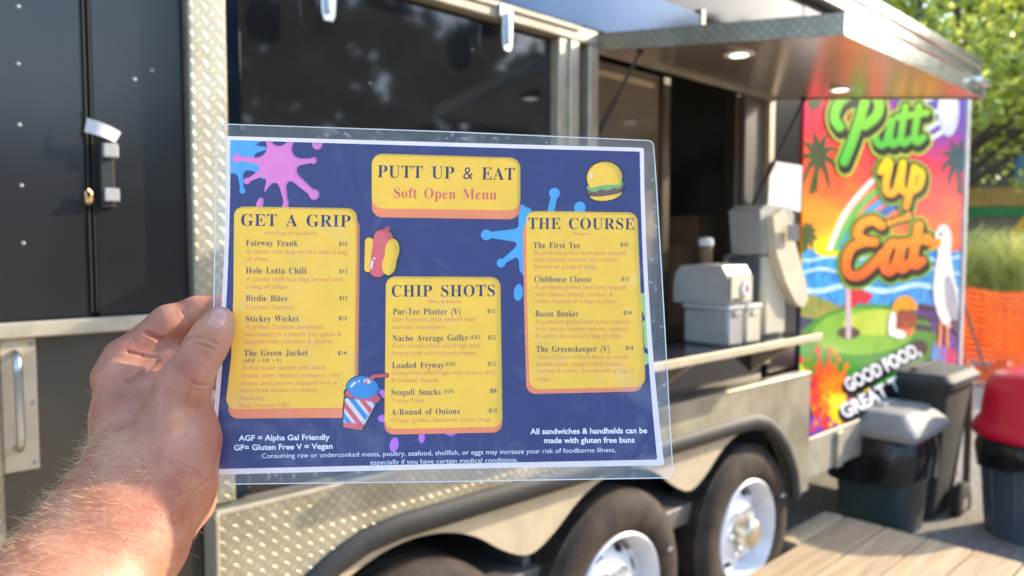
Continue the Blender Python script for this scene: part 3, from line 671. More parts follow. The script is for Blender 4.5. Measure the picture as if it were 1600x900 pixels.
# paint splash
def splash(seed, c, R, n):
    r_ = random.Random(seed); arms = [(2 * math.pi * (k + r_.uniform(-.35, .35)) / n, r_.uniform(.75, 1.55) * R, r_.uniform(.05, .13) * R, r_.random() < .55) for k in range(n + 4)]
    def f(X, Y):
        d = ell(X, Y, c, .42 * R, .72 * R)
        for a, l, q, far in arms:
            e = (c[0] + .6 * l * math.cos(a), c[1] + l * math.sin(a)); m_ = (c[0] + .6 * .8 * l * math.cos(a), c[1] + .8 * l * math.sin(a))
            d = smin(d, seg(X, Y, c, m_ if far else e, R * .13, R * .02), 5); d = np.minimum(d, np.hypot((X - e[0]) * 1.3, Y - e[1]) - q)
        return d
    return f
for sd, c, R, n, col in ((31, (1312, 676), 30, 9, (36, 150, 214)), (33, (1262, 672), 24, 8, (60, 60, 150)), (3, (1298, 668), 38, 9, (70, 90, 200)), (5, (1280, 664), 28, 7, (140, 70, 170)), (8, (1330, 655), 26, 7, (40, 130, 210)), (2, (1288, 616), 52, 13, (222, 58, 60)), (12, (1296, 606), 46, 12, (232, 92, 40)), (4, (1304, 618), 46, 11, (244, 130, 30)), (9, (1309, 636), 30, 9, (252, 214, 30)), (17, (1352, 596), 20, 8, (214, 190, 40))):
    art('splash_print', clip(splash(sd, c, R, n)), (c[0] - 2 * R, c[1] - 2 * R, c[0] + 2 * R, c[1] + 2 * R), wink('splash', col, .15, 14), 1.4)
art('splash_print', clip(splash(21, (1468, 560), 30, 9)), (1420, 510, 1500, 610), wink('splash_violet', (120, 84, 170), .3, 10, (60, 140, 190)), 1.6)
art('splash_print', clip(splash(25, (1486, 560), 20, 7)), (1450, 520, 1502, 600), wink('splash_pink', (206, 60, 120), .2, 10), 1.6)
# script lettering: dark drop, lime halo, dark outline, fill
Pt1 = [curve([(1351, 160), (1342, 190), (1331, 222), (1319, 252)]), curve([(1312, 198), (1304, 184), (1310, 162), (1328, 149), (1356, 147), (1373, 158), (1370, 180), (1352, 196)])]
Pt = [curve([(1373, 188), (1368, 214), (1374, 226), (1384, 222), (1394, 188)]), curve([(1394, 188), (1390, 216), (1395, 226), (1403, 220)]), curve([(1415, 166), (1408, 212), (1412, 224), (1421, 218)]), curve([(1436, 166), (1429, 210), (1433, 222), (1443, 214)]), [(1402, 183), (1448, 176)]]
Up = [curve([(1376, 268), (1384, 254), (1390, 256), (1384, 288), (1388, 302), (1400, 296), (1411, 254)]), curve([(1411, 254), (1408, 290), (1414, 300)]), curve([(1429, 262), (1424, 290), (1416, 322)]), curve([(1430, 266), (1440, 270), (1437, 290), (1426, 298)])]
Ea = [curve([(1377, 352), (1364, 344), (1347, 350), (1340, 366), (1352, 376), (1366, 378)], 8), curve([(1354, 377), (1332, 386), (1322, 408), (1326, 428), (1344, 430), (1366, 412), (1380, 396)], 8),
      curve([(1408, 384), (1394, 380), (1384, 396), (1382, 418), (1390, 424), (1400, 412), (1410, 380)], 8), curve([(1410, 380), (1405, 408), (1409, 420), (1420, 412)]), curve([(1436, 352), (1427, 402), (1430, 414), (1440, 408)]), [(1416, 380), (1450, 372)]]
def script(name, ls, r, col, col2, halo, bb, dx=3, dy=7):
    pm_ = 16; bb2 = (bb[0] - pm_, bb[1] - pm_, bb[2] + pm_, bb[3] + pm_ + dy)
    sh = [[(x + dx * t, y + dy * t) for x, y in l] for l in ls for t in (0, .5, 1)]
    art(name, clip(strokes(sh, r + 7)), bb2, wink('halo', halo), 1.4); art(name, strokes(sh, r + 3.6), bb2, wink('ink_outline', (24, 26, 22)), 1.2)
    m, t, b, N, L = nodes('script_fill'); setv(b, Roughness=.25)
    tc = N('ShaderNodeTexCoord'); sp = N('ShaderNodeSeparateXYZ'); L(tc.outputs['Object'], sp.inputs[0]); mr = N('ShaderNodeMapRange')
    zt = T1((bb[0] + bb[2]) / 2, bb[1])[2]; zb_ = T1((bb[0] + bb[2]) / 2, bb[3])[2]
    mr.inputs[1].default_value = zb_; mr.inputs[2].default_value = zt; L(sp.outputs[2], mr.inputs[0]); mx = N('ShaderNodeMix'); mx.data_type = 'RGBA'
    L(mr.outputs[0], mx.inputs[0]); mx.inputs[6].default_value = lin(col2); mx.inputs[7].default_value = lin(col); L(mx.outputs[2], b.inputs['Base Color'])
    art(name, strokes(ls, r), bb2, m, 1.1)
script('script_lettering', Ea, 7.0, (246, 150, 36), (226, 78, 34), (118, 168, 52), (1316, 340, 1452, 440))
q = text_px("and", 'fat', 1386, 354, 1424, 342, 12)
script('script_lettering', Up, 5.4, (250, 206, 20), (236, 140, 30), (120, 164, 56), (1376, 246, 1442, 322), 2, 6)
script('script_lettering', Pt, 5.4, (130, 200, 44), (70, 176, 60), (176, 196, 70), (1366, 150, 1446, 236), 2, 8)
script('script_lettering', Pt1, 7.6, (130, 200, 44), (70, 176, 60), (176, 196, 70), (1302, 144, 1380, 256), 2, 9)
# plain white sea bird, holding a plain burger
bm_ = wink('bird_print', (222, 224, 222), .06, 10)
art('bird_print', clip(lambda X, Y: smin(smin(ell(X, Y, (1474, 372), 13, 21), seg(X, Y, (1476, 385), (1476, 420), 8, 11), 8), ell(X, Y, (1478, 462), 19, 50, -.12), 12)), (1440, 340, 1503, 530), bm_, 1.3)
art('wing_print', clip(lambda X, Y: ell(X, Y, (1486, 468), 9, 38, -.16)), (1466, 420, 1503, 520), wink('wing_print', (158, 166, 178), .12, 14), 1.3)
art('tail_print', clip(lambda X, Y: seg(X, Y, (1490, 505), (1500, 528), 6, 2)), (1476, 490, 1506, 536), wink('tail_print', (60, 66, 84), .12, 14), 1.3)
art('leg_print', lambda X, Y: np.minimum(seg(X, Y, (1470, 506), (1468, 540), 2.2), seg(X, Y, (1480, 508), (1480, 540), 2.2)), (1460, 500, 1488, 545), wink('leg_print', (236, 140, 40)), 1.1)
art('eye_print', lambda X, Y: ell(X, Y, (1470, 366), 2.4, 3.6), (1464, 360, 1476, 372), wink('eye_print', (30, 30, 34)), .8)
art('beak_print', lambda X, Y: np.minimum(seg(X, Y, (1466, 377), (1446, 381), 5, 2), seg(X, Y, (1466, 384), (1452, 388), 3, 1.5)), (1438, 368, 1476, 396), wink('beak_print', (240, 136, 36)), 1.1)
art('burger_print', lambda X, Y: ell(X, Y, (1414, 500), 19, 15), (1392, 480, 1438, 520), wink('patty_print', (160, 62, 34), .3, 20), 1.4)
art('burger_print', lambda X, Y: np.maximum(ell(X, Y, (1414, 488), 21, 26), Y - 484), (1390, 456, 1440, 488), wink('bun_print', (242, 152, 34), .1), 1.4)
art('burger_print', lambda X, Y: np.maximum(ell(X, Y, (1413, 508), 19, 18), 514 - Y), (1390, 510, 1440, 530), wink('bun_low_print', (226, 112, 40), .1), 1.4)
art('bird_print', lambda X, Y: np.minimum(ell(X, Y, (1394, 506), 6, 20, .1), ell(X, Y, (1404, 522), 12, 7, .2)), (1382, 476, 1422, 534), bm_, 1.4)
art('stripe_print', lambda X, Y: np.minimum(np.minimum(seg(X, Y, (1438, 478), (1460, 482), 4), seg(X, Y, (1436, 494), (1462, 498), 4)), seg(X, Y, (1436, 510), (1458, 514), 4)), (1428, 470, 1470, 522), wink('stripe_print', (36, 42, 78)), 1.4)
def words(name, s, st, a, m, off):
    V, Fs = text_px(s, st, *a); b = MB(); b.add(tp(V, off), Fs); return b.build(name, m, gp, auto=False)
art('small_lettering_back', clip(lambda X, Y: seg(X, Y, (1391, 348), (1420, 339), 8, 8)), (1376, 326, 1434, 362), wink('and_back', (70, 96, 40)), 1.2)
words('small_lettering', "and", 'fat', (1386, 353, 1424, 341, 11), wink('and_print', (250, 150, 50)), .0063 + .00012 * (LAY[0] + 1))
wm = wink('white_print', (236, 238, 244)); dk = wink('lettering_back', (22, 24, 34))
for s, a in (("GOOD FOOD,", (1326, 612, 1440, 553, 21)), ("GREAT TIMES", (1320, 654, 1454, 584, 22))):
    x0, y0, x1, y1, c = a
    art('lettering_back', clip(lambda X, Y: seg(X, Y, (x0 + 6, y0 - 9), (x1 - 3, y1 - 9), 15, 13)), (x0 - 16, y1 - 30, x1 + 16, y0 + 14), dk, 1.4)
    words('slogan_lettering', s, 'fat', a, wm, .0063 + .00012 * (LAY[0] + 1)); LAY[0] += 1
# ------------------------------------------------------------------ the laminated menu
MC = [P(353, 213, .48354), P(1006, 231, .51475), P(1038, 727, .46375), P(323, 742, .44364)]
MN = np.cross(MC[1] - MC[0], MC[3] - MC[0]); MN = MN / np.linalg.norm(MN)
if MN[1] > 0: MN = -MN
def msurf(s, t):
    s = s[:, None]; t = t[:, None]
    p = MC[0] * (1 - s) * (1 - t) + MC[1] * s * (1 - t) + MC[2] * s * t + MC[3] * (1 - s) * t
    return p - MN * (.008 * 4 * t * (1 - t) + .0015 * np.sin(s * 7) * t)
def mpx(px, lay=0.):
    px = np.asarray(px, float).reshape(-1, 2); s = (px[:, 0] - 340) / 680; t = (px[:, 1] - 220) / 515
    for _ in range(7):
        p0 = project(msurf(s, t)); e = px - p0; h = 1e-4
        ds = (project(msurf(s + h, t)) - p0) / h; dt = (project(msurf(s, t + h)) - p0) / h
        det = ds[:, 0] * dt[:, 1] - ds[:, 1] * dt[:, 0]
        s = s + (e[:, 0] * dt[:, 1] - e[:, 1] * dt[:, 0]) / det; t = t + (ds[:, 0] * e[:, 1] - ds[:, 1] * e[:, 0]) / det
    return msurf(s, t) + MN * lay * .00011
mloc = tuple(msurf(np.array([.5]), np.array([1.]))[0])
mn = empty('laminated_menu', mloc); tag(mn, 'laminated navy and yellow printed food menu held up by the hand', 'menu')
def mshape(name, fn, bb, lay, m, st=2., parent=None):
    V, Fs = fill2d(fn, *bb, st); b = MB(); b.add(mpx(V, lay) - np.array(mloc), Fs); return b.build(name, m, parent or mn, auto=False)
def mtext(name, lines, lay, m, parent=None):
    b = MB()
    for a in lines: V, Fs = text_px(*a); b.add(mpx(V, lay) - np.array(mloc), Fs)
    return b.build(name, m, parent or mn, auto=False)
def rp(pts, r):
    pts = np.array(pts, float); c = (pts.min(0) + pts.max(0)) / 2; h = (pts.max(0) - pts.min(0)) / 2
    q = pts.copy(); q[:, 0] -= r * np.sign(pts[:, 0] - c[0])
    e = np.abs(pts[:, 1] - c[1]) > .8 * h[1]; q[e, 1] -= r * np.sign(pts[e, 1] - c[1])
    return lambda X, Y: poly_sd(X, Y, q) - r
def side(a, m_, c, n=8):
    a, m_, c = map(np.array, (a, m_, c)); ctl = 2 * m_ - (a + c) / 2.
    return [tuple((1 - t) ** 2 * a + 2 * t * (1 - t) * ctl + t * t * c) for t in np.linspace(0, 1, n)]
paper = side((1006, 231), (1015, 480), (1038, 727)) + [(680, 733)] + side((323, 742), (346.5, 478), (353, 212.5)) + [(680, 222)]
navyp = side((999.5, 237), (1008, 480), (1026.8, 718)) + [(680, 725)] + side((332.3, 733), (353.5, 478), (360, 219)) + [(680, 228.5)]
navy_f = lambda X, Y: poly_sd(X, Y, navyp)
K = dict(navy=ink('navy_print', (55, 64, 124), .5), yel=ink('yellow_print', (255, 213, 74)), org=ink('orange_print', (246, 150, 104)), head=topink('heading_ink', (44, 56, 100)), desc=topink('salmon_ink', (240, 150, 96)),
         pink=ink('pink_print', (232, 138, 216)), blue=ink('blue_print', (84, 176, 244)), green=ink('lime_print', (176, 226, 132)), purp=ink('purple_print', (196, 124, 238)), red=topink('coral_ink', (232, 96, 108)),
         wht=topink('white_ink', (246, 246, 252)), shine=ink('shine_ink', (244, 244, 250)), out=ink('dark_outline', (52, 56, 72)), paper=ink('paper_white', (236, 236, 248), .6), cup=ink('cup_blue', (66, 152, 226)), cream=ink('cup_white', (222, 226, 244)), let=ink('lettuce_print', (128, 190, 116)), pat=ink('patty_ink', (124, 92, 90)), sau=ink('sausage_ink', (226, 106, 116)))
OV = .5                                                 # neighbouring colours overlap by half a pixel
def un(fs): return lambda X, Y: np.minimum.reduce([f(X, Y) for f in fs])
def minus(f, g): return lambda X, Y: np.maximum(f(X, Y), -(g(X, Y) + OV))
V, Fs = fill2d(minus(lambda X, Y: poly_sd(X, Y, paper), navy_f), 318, 206, 1044, 748, 3)
b = MB(); b.add(mpx(V, 0) - np.array(mloc), Fs); b.build('paper', K['paper'], mn, auto=False)
PRINTED = []                                            # everything printed over the navy, cut out of it so that each spot is one sheet
AND = lambda f, g: (lambda X, Y: np.maximum(f(X, Y), g(X, Y)))
def blob(core, arms, k):
    def f(X, Y):
        d = core(X, Y)
        for (a, c, r0, r1, rt) in arms: d = smin(d, np.minimum(seg(X, Y, a, c, r0, r1), np.hypot(X - c[0], Y - c[1]) - rt), k)
        return d
    return f
# plain food pictures on the print
PICS = []
def pic(name, parent, fn, bb, lay, m): PICS.append((name, parent, fn, bb, lay, m)); return len(PICS) - 1
R_ = -.12
bu = pic('burger_picture', None, lambda X, Y: smin(smin(ell(X, Y, (944, 278), 29, 26, R_), ell(X, Y, (946, 302), 27, 12.5, R_), 6), ell(X, Y, (945, 295), 30, 11, R_), 3) - .6, (908, 246, 984, 322), 7, K['out'])
pic('bun', bu, lambda X, Y: np.maximum(ell(X, Y, (944, 278), 27.5, 24.5, R_), (Y - 289) - R_ * (X - 944) + 3.4 * ((X - 944) / 27) ** 2 * -1 - 1), (908, 248, 984, 300), 8, K['yel'])
pic('lettuce', bu, lambda X, Y: np.maximum(ell(X, Y, (945, 291), 29, 9.5, R_), (Y - 296.5) - R_ * (X - 944) - 1.6 * np.sin((X - 944) / 3.2) - 1), (908, 278, 984, 306), 7.7, K['let'])
pic('patty', bu, lambda X, Y: ell(X, Y, (945, 297), 28.5, 9, R_), (908, 284, 984, 312), 7.4, K['pat'])
pic('lower_bun', bu, lambda X, Y: np.maximum(ell(X, Y, (946, 303), 25.5, 11, R_), (304 + R_ * (X - 946) + 2.5 - 3 * ((X - 946) / 26) ** 2) - Y), (908, 290, 984, 320), 8.2, K['yel'])
pic('shine', bu, lambda X, Y: ell(X, Y, (923.5, 275), 1.9, 5.4, .1), (920, 268, 928, 283), 9, K['shine'])
hd = pic('hot_dog_picture', None, lambda X, Y: np.minimum(np.minimum(seg(X, Y, (599, 374), (590, 421), 17, 14), seg(X, Y, (577, 378), (575, 420), 7.5, 6.5)), smin(ell(X, Y, (613, 392), 13, 20, .1), ell(X, Y, (608, 414), 12.5, 18, .12), 5)) - 1., (560, 350, 632, 440), 7, K['out'])
pic('bun', hd, lambda X, Y: seg(X, Y, (577, 378), (575, 420), 6.6, 5.6), (564, 366, 588, 430), 7.4, K['yel'])
pic('sausage', hd, lambda X, Y: smin(seg(X, Y, (599, 374), (590, 421), 15.4, 12.6), ell(X, Y, (606, 357), 4.5, 3), 2), (572, 350, 618, 438), 8, K['sau'])
pic('bun', hd, lambda X, Y: smin(ell(X, Y, (613, 392), 11.2, 18.4, .1), ell(X, Y, (608, 414), 11, 16.4, .12), 5), (594, 368, 630, 436), 9, K['yel'])
pic('shine', hd, lambda X, Y: np.minimum(seg(X, Y, (582, 409), (580.5, 419), 1.8), ell(X, Y, (585, 404.5), 1.8, 1.8)), (576, 400, 590, 424), 9, K['shine'])
cu = pic('drink_picture', None, lambda X, Y: np.minimum(np.minimum(ell(X, Y, (567, 607), 26.5, 20.5, .1), seg(X, Y, (545, 614), (589, 622), 8)), np.minimum(poly_sd(X, Y, [(540, 622), (588, 628), (565, 672), (537, 666)]) - 3, strokes([[(572, 598), (584, 588), (604, 586.5)]], 3.9)(X, Y))), (532, 580, 612, 680), 7, K['out'])
pic('cup', cu, lambda X, Y: poly_sd(X, Y, [(541, 624), (586, 629), (564, 670), (538.5, 665)]) - 2, (534, 618, 592, 676), 7.5, K['cream'])
stripes = lambda ph, wd: (lambda X, Y: np.maximum(poly_sd(X, Y, [(541, 624), (586, 629), (564, 664), (538.5, 660)]) - 2, np.abs(((X * .8 + Y * .62 * -1 + ph) % 26) - 13) - wd))
pic('stripe', cu, stripes(0, 3.6), (534, 618, 592, 676), 8, K['sau']); pic('stripe', cu, stripes(12, 3.6), (534, 618, 592, 676), 8, K['cup'])
pic('cup_base', cu, lambda X, Y: np.maximum(poly_sd(X, Y, [(539, 660), (568, 664), (563, 670), (538.5, 666)]) - 2, 660 + .1 * (X - 540) - Y), (534, 652, 580, 678), 8.4, K['sau'])
pic('straw', cu, lambda X, Y: strokes([[(572, 598), (584, 588), (604, 586.5)]], 2.9)(X, Y), (564, 578, 612, 604), 8.4, K['sau'])
pic('lid', cu, lambda X, Y: ell(X, Y, (567, 607), 25, 19, .1), (538, 584, 598, 630), 8.2, K['cup'])
pic('lid_rim', cu, lambda X, Y: np.maximum(seg(X, Y, (546, 615), (588, 623), 6.2), -ell(X, Y, (567, 604), 25, 19, .1)), (534, 602, 600, 636), 9, K['sau'])
pic('straw_hole', cu, lambda X, Y: ell(X, Y, (574, 596), 6, 3.6, .35), (564, 588, 584, 604), 8.6, K['cream'])
pic('straw', cu, lambda X, Y: np.maximum(strokes([[(573, 597), (584, 588), (604, 586.5)]], 2.7)(X, Y), np.abs((X % 9) - 4.5) - 2.4), (564, 578, 612, 604), 9, K['sau'])
pic('shine', cu, lambda X, Y: np.minimum(seg(X, Y, (549, 604), (555, 598), 1.7), ell(X, Y, (561, 595.5), 1.8, 1.8)), (544, 590, 566, 610), 9, K['shine'])
POUT = un([p[2] for p in PICS if p[1] is None]); PRINTED += [POUT]; pob = {}
for i, (name, par, fn, bb, lay, m) in enumerate(PICS):   # each spot of a picture is one sheet too
    root = i if par is None else par
    over = [q[2] for k, q in enumerate(PICS) if k != i and q[1] == root and (q[4] > lay or (q[4] == lay and k > i))]
    def fn2(X, Y, fn=fn, over=over):
        d = fn(X, Y)
        for g_ in over: d = np.maximum(d, -(g_(X, Y) + .25))
        return d
    pob[i] = mshape(name, fn2, bb, lay, m, .8, None if par is None else pob[root])
C0 = (380, 236)
bl1 = blob(lambda X, Y: poly_sd(X, Y, [(350, 210), (386, 210), (392, 262), (362, 268), (350, 270)]) - 3, [((380, 236), (414, 232), 9, 3, 3), ((374, 262), (379, 298), 5, 2.5, 5), ((390, 250), (412, 276), 8, 4, 4), ((380, 222), (404, 217), 6, 6, 5)], 9)
pc = (436, 256)
pk = blob(lambda X, Y: ell(X, Y, pc, 26, 27), [(pc, (415, 212), 8, 3, 3), (pc, (460, 212), 8, 4, 4), (pc, (490, 251), 9, 3.2, 5.5), (pc, (491, 304), 9, 5, 8.4), (pc, (447, 317), 9, 3, 4.6), ((428, 268), (414.5, 298), 8, 1.5, 2), (pc, (386, 283), 9, 2.6, 5.2), (pc, (371, 247.5), 8, 3, 7)], 11)
pk2 = lambda X, Y: np.minimum(np.minimum(pk(X, Y), ell(X, Y, (496, 226), 8, 8)), np.minimum(ell(X, Y, (406.5, 318), 5.5, 10, .3), ell(X, Y, (446, 322), 5, 4)))
PRINTED += [AND(bl1, navy_f)]
mshape('blue_splash', minus(AND(bl1, navy_f), lambda X, Y: pk2(X, Y)), (352, 212, 425, 308), 2, K['blue'], 1.3)
PRINTED += [AND(pk2, navy_f)]
CARDS = [rp([(581, 240.5), (813, 246.5), (813, 329), (581, 326)], 17), rp([(581, 262), (813, 266), (812.5, 343), (581, 340)], 17)] + [rp(p[k], 15) for p in PANELS for k in 'ye']
PRINTED += CARDS; cards = un(CARDS)
mshape('pink_splash', minus(AND(pk2, navy_f), cards), (355, 212, 512, 330), 3, K['pink'], 1.1)
bl2 = blob(lambda X, Y: poly_sd(X, Y, [(816, 330), (826, 330), (826, 420), (817, 420)]) - 5, [((818, 368), (760, 367), 12, 4, 8.5), ((816, 388), (783, 411), 8, 3.4, 7), ((820, 400), (819, 432), 6, 1, 1), ((820, 345), (816, 322), 6, 2, 2), ((858, 345), (866.5, 302), 6, 5, 8.6), ((905, 345), (906, 324), 8, 8, 9)], 9)
bs2 = lambda X, Y: np.minimum(bl2(X, Y), ell(X, Y, (810, 457), 7.2, 13.2, .1))
PRINTED += [bs2]
mshape('blue_splash', minus(bs2, cards), (745, 288, 920, 475), 2, K['blue'], 1.3)
gr = blob(lambda X, Y: seg(X, Y, (1009, 505), (1012, 540), 5), [((1004, 470), (1011, 500), 7, 2, 2), ((1012, 535), (1018, 545), 3, 2, 2)], 4)
gs = AND(lambda X, Y: np.minimum(np.minimum(gr(X, Y), ell(X, Y, (1003, 468), 8, 10)), ell(X, Y, (1008, 561), 6, 9.5)), lambda X, Y: navy_f(X, Y))
PRINTED += [gs]
mshape('green_splash', minus(gs, cards), (992, 450, 1022, 580), 2, K['green'], 1.)
ps = lambda X, Y: np.minimum(np.minimum(np.minimum(ell(X, Y, (616, 695), 7, 12, .2), ell(X, Y, (659, 684), 5, 9)), np.minimum(ell(X, Y, (600, 654), 10, 6), poly_sd(X, Y, [(588, 607), (604, 612), (604, 620), (590, 621)]) - 1)), ell(X, Y, (704, 676), 9, 5))
PRINTED += [ps]
mshape('purple_splash', minus(ps, cards), (584, 600, 716, 712), 2, K['purp'], 1.)
mshape('printed_background', minus(navy_f, un(PRINTED)), (326, 212, 1034, 740), 1, K['navy'], 2.6)
# title card
tpn = mshape('title_panel', rp([(581, 240.5), (813, 246.5), (813, 329), (581, 326)], 17), (576, 236, 818, 334), 5, K['yel'], 2)
mshape('card_edge', minus(CARDS[1], CARDS[0]), (576, 256, 818, 348), 4, K['org'], 2, tpn)
mtext('title_lettering', TITLE, 6, K['head'], tpn); mtext('subtitle_lettering', SUBT, 6, K['red'], tpn)
for p in PANELS:
    ys = np.array(p['y']); es = np.array(p['e'])
    o = mshape('menu_panel', minus(rp(p['y'], 15), POUT), (ys[:, 0].min() - 4, ys[:, 1].min() - 4, ys[:, 0].max() + 4, ys[:, 1].max() + 4), 5, K['yel'], 2.2)
    mshape('card_edge', minus(rp(p['e'], 15), un([rp(p['y'], 15), POUT])), (es[:, 0].min() - 4, es[:, 1].min() - 4, es[:, 0].max() + 4, es[:, 1].max() + 4), 4, K['org'], 2.2, o)
    mtext('heading_lettering', p['head'], 6, K['head'], o); mtext('caption_lettering', p['sub'], 6, K['desc'], o)
    mtext('dish_lettering', [(a[0], SER) + tuple(a[1:]) + (9.4,) for a in p['items']] + p['small'], 6, K['head'], o)
    mtext('price_lettering', [(a[0], SAN, a[1], a[2], a[3], a[2] + .2, 6.3) for a in p['price']], 6, K['head'], o)
    mtext('description_lettering', [(a[0], SAN) + tuple(a[1:]) + (6.7,) for a in p['desc']], 6, K['desc'], o)
mtext('note_lettering', NOTES, 6, K['wht']); mtext('warning_lettering', WARN, 6, K['wht'])
# clear plastic sleeve: a thin film over the print, wider than the paper
m, t, bs_, N, L = nodes('clear_film'); t.nodes.remove(bs_); out = t.nodes['Material Output']
tc = N('ShaderNodeTexCoord'); tr_ = N('ShaderNodeBsdfTransparent'); gl = N('ShaderNodeBsdfGlossy'); gl.inputs['Roughness'].default_value = .14; df = N('ShaderNodeBsdfDiffuse'); df.inputs[0].default_value = (.80, .84, .86, 1)
nz = N('ShaderNodeTexNoise'); nz.inputs['Scale'].default_value = 160; nz.inputs['Detail'].default_value = 5; mp = N('ShaderNodeMapping'); mp.inputs['Scale'].default_value = (1, 1, 3); L(tc.outputs['Object'], mp.inputs[0]); L(mp.outputs[0], nz.inputs['Vector'])
mr = N('ShaderNodeMapRange'); mr.inputs[1].default_value = .60; mr.inputs[2].default_value = .85; mr.inputs[3].default_value = .02; mr.inputs[4].default_value = .12; L(nz.outputs[0], mr.inputs[0])
n3 = N('ShaderNodeTexNoise'); n3.inputs['Scale'].default_value = 22; n3.inputs['Detail'].default_value = 3; L(tc.outputs['Object'], n3.inputs['Vector'])
n5 = N('ShaderNodeTexNoise'); n5.inputs['Scale'].default_value = 14; n5.inputs['Detail'].default_value = 7; n5.inputs['Roughness'].default_value = .7; n5.inputs['Distortion'].default_value = 1.5; L(tc.outputs['Object'], n5.inputs['Vector'])
m5 = N('ShaderNodeMapRange'); m5.inputs[1].default_value = .52; m5.inputs[2].default_value = .78; m5.inputs[3].default_value = 0; m5.inputs[4].default_value = .15; L(n5.outputs[0], m5.inputs[0])  # white smudges on the film, which also stand in for its glare
a5 = N('ShaderNodeMath'); a5.operation = 'ADD'; L(mr.outputs[0], a5.inputs[0]); L(m5.outputs[0], a5.inputs[1])
bp = N('ShaderNodeBump'); bp.inputs['Strength'].default_value = .10; bp.inputs['Distance'].default_value = .004; L(n3.outputs[0], bp.inputs['Height']); L(bp.outputs[0], gl.inputs['Normal'])
fr = N('ShaderNodeFresnel'); fr.inputs['IOR'].default_value = 1.33
mx1 = N('ShaderNodeMixShader'); L(a5.outputs[0], mx1.inputs[0]); L(tr_.outputs[0], mx1.inputs[1]); L(df.outputs[0], mx1.inputs[2])
mx2 = N('ShaderNodeMixShader'); L(fr.outputs[0], mx2.inputs[0]); L(mx1.outputs[0], mx2.inputs[1]); L(gl.outputs[0], mx2.inputs[2]); L(mx2.outputs[0], out.inputs[0])
slv = side((1021, 220), (1035.5, 462), (1051, 747)) + [(680, 753)] + side((331, 757), (334.5, 470), (340, 194.5)) + [(680, 206)]
sl_f = rp(slv, 10)
V, Fs = fill2d(sl_f, 322, 186, 1060, 764, 4); b = MB(); b.add(mpx(V, 11) - np.array(mloc), Fs); sv = b.build('plastic_sleeve', m, mn, True, auto=False)
margin = mat('sleeve_margin', (.55, .60, .62), .25); mm_, t, b_, N, L = nodes('sleeve_seal')
setv(b_, Roughness=.25, Alpha=.26); b_.inputs['Base Color'].default_value = (.62, .68, .70, 1)
tcc = N('ShaderNodeTexCoord'); nn = N('ShaderNodeTexNoise'); nn.inputs['Scale'].default_value = 230; nn.inputs['Detail'].default_value = 6; L(tcc.outputs['Object'], nn.inputs['Vector'])
mr = N('ShaderNodeMapRange'); mr.inputs[1].default_value = .59; mr.inputs[2].default_value = .82; mr.inputs[3].default_value = .12; mr.inputs[4].default_value = .75; L(nn.outputs[0], mr.inputs[0]); L(mr.outputs[0], b_.inputs['Alpha'])
mshape('sealed_margin', lambda X, Y: np.maximum(sl_f(X, Y), -poly_sd(X, Y, paper) + .2), (322, 186, 1060, 764), .2, mm_, 3, sv)
ed = mat('sleeve_edge', (.75, .78, .76), .3)
mshape('cut_edge', lambda X, Y: np.abs(sl_f(X, Y) + .6) - .8, (322, 186, 1060, 764), 11.6, ed, .7, sv)
# ------------------------------------------------------------------ the hand and forearm: one skin grown from a smooth distance field
def J(x, y, s): return P(x, y, s)
def cap3(Q, a, b, ra, rb):
    ab = b - a; L2 = ab @ ab; t = np.clip(((Q - a) @ ab) / L2, 0, 1).astype(np.float32)
    d = Q - a.astype(np.float32) - t[..., None] * ab.astype(np.float32)
    return np.sqrt((d * d).sum(-1)) - (ra + (rb - ra) * t).astype(np.float32)
def sm3(a, b, k):
    h = np.clip(.5 + .5 * (b - a) / k, 0, 1); return b + (a - b) * h - k * h * (1 - h)
def chain(Q, js, k=.004):
    d = None
    for (a, ra), (b, rb) in zip(js[:-1], js[1:]):
        e = cap3(Q, a, b, ra, rb); d = e if d is None else sm3(d, e, k)
    return d
mm = .001
TH_ = [(J(262, 668, .436), 19 * mm), (J(286, 604, .443), 15.2 * mm), (J(322, 541, .4535), 11.6 * mm), (J(335, 518, .4575), 10.6 * mm), (J(343, 501, .461), 8.8 * mm)]
IX = [(J(184, 590, .462), 14 * mm), (J(197, 563, .466), 13.4 * mm), (J(265, 507, .479), 12.2 * mm), (J(308, 490, .486), 10.8 * mm), (J(352, 484, .4885), 9.6 * mm), (J(398, 496, .4870), 7.6 * mm)]
MD = [(J(212, 612, .492), 13 * mm), (J(298, 556, .510), 10 * mm), (J(345, 545, .4985), 9 * mm), (J(420, 540, .4855), 8 * mm)]
RG = [(J(220, 640, .502), 13 * mm), (J(300, 585, .513), 10 * mm), (J(350, 590, .494), 8.6 * mm), (J(415, 596, .4825), 7.4 * mm)]
PK = [(J(235, 685, .505), 12 * mm), (J(305, 640, .512), 9 * mm), (J(350, 642, .489), 7.6 * mm), (J(395, 650, .4765), 6.4 * mm)]
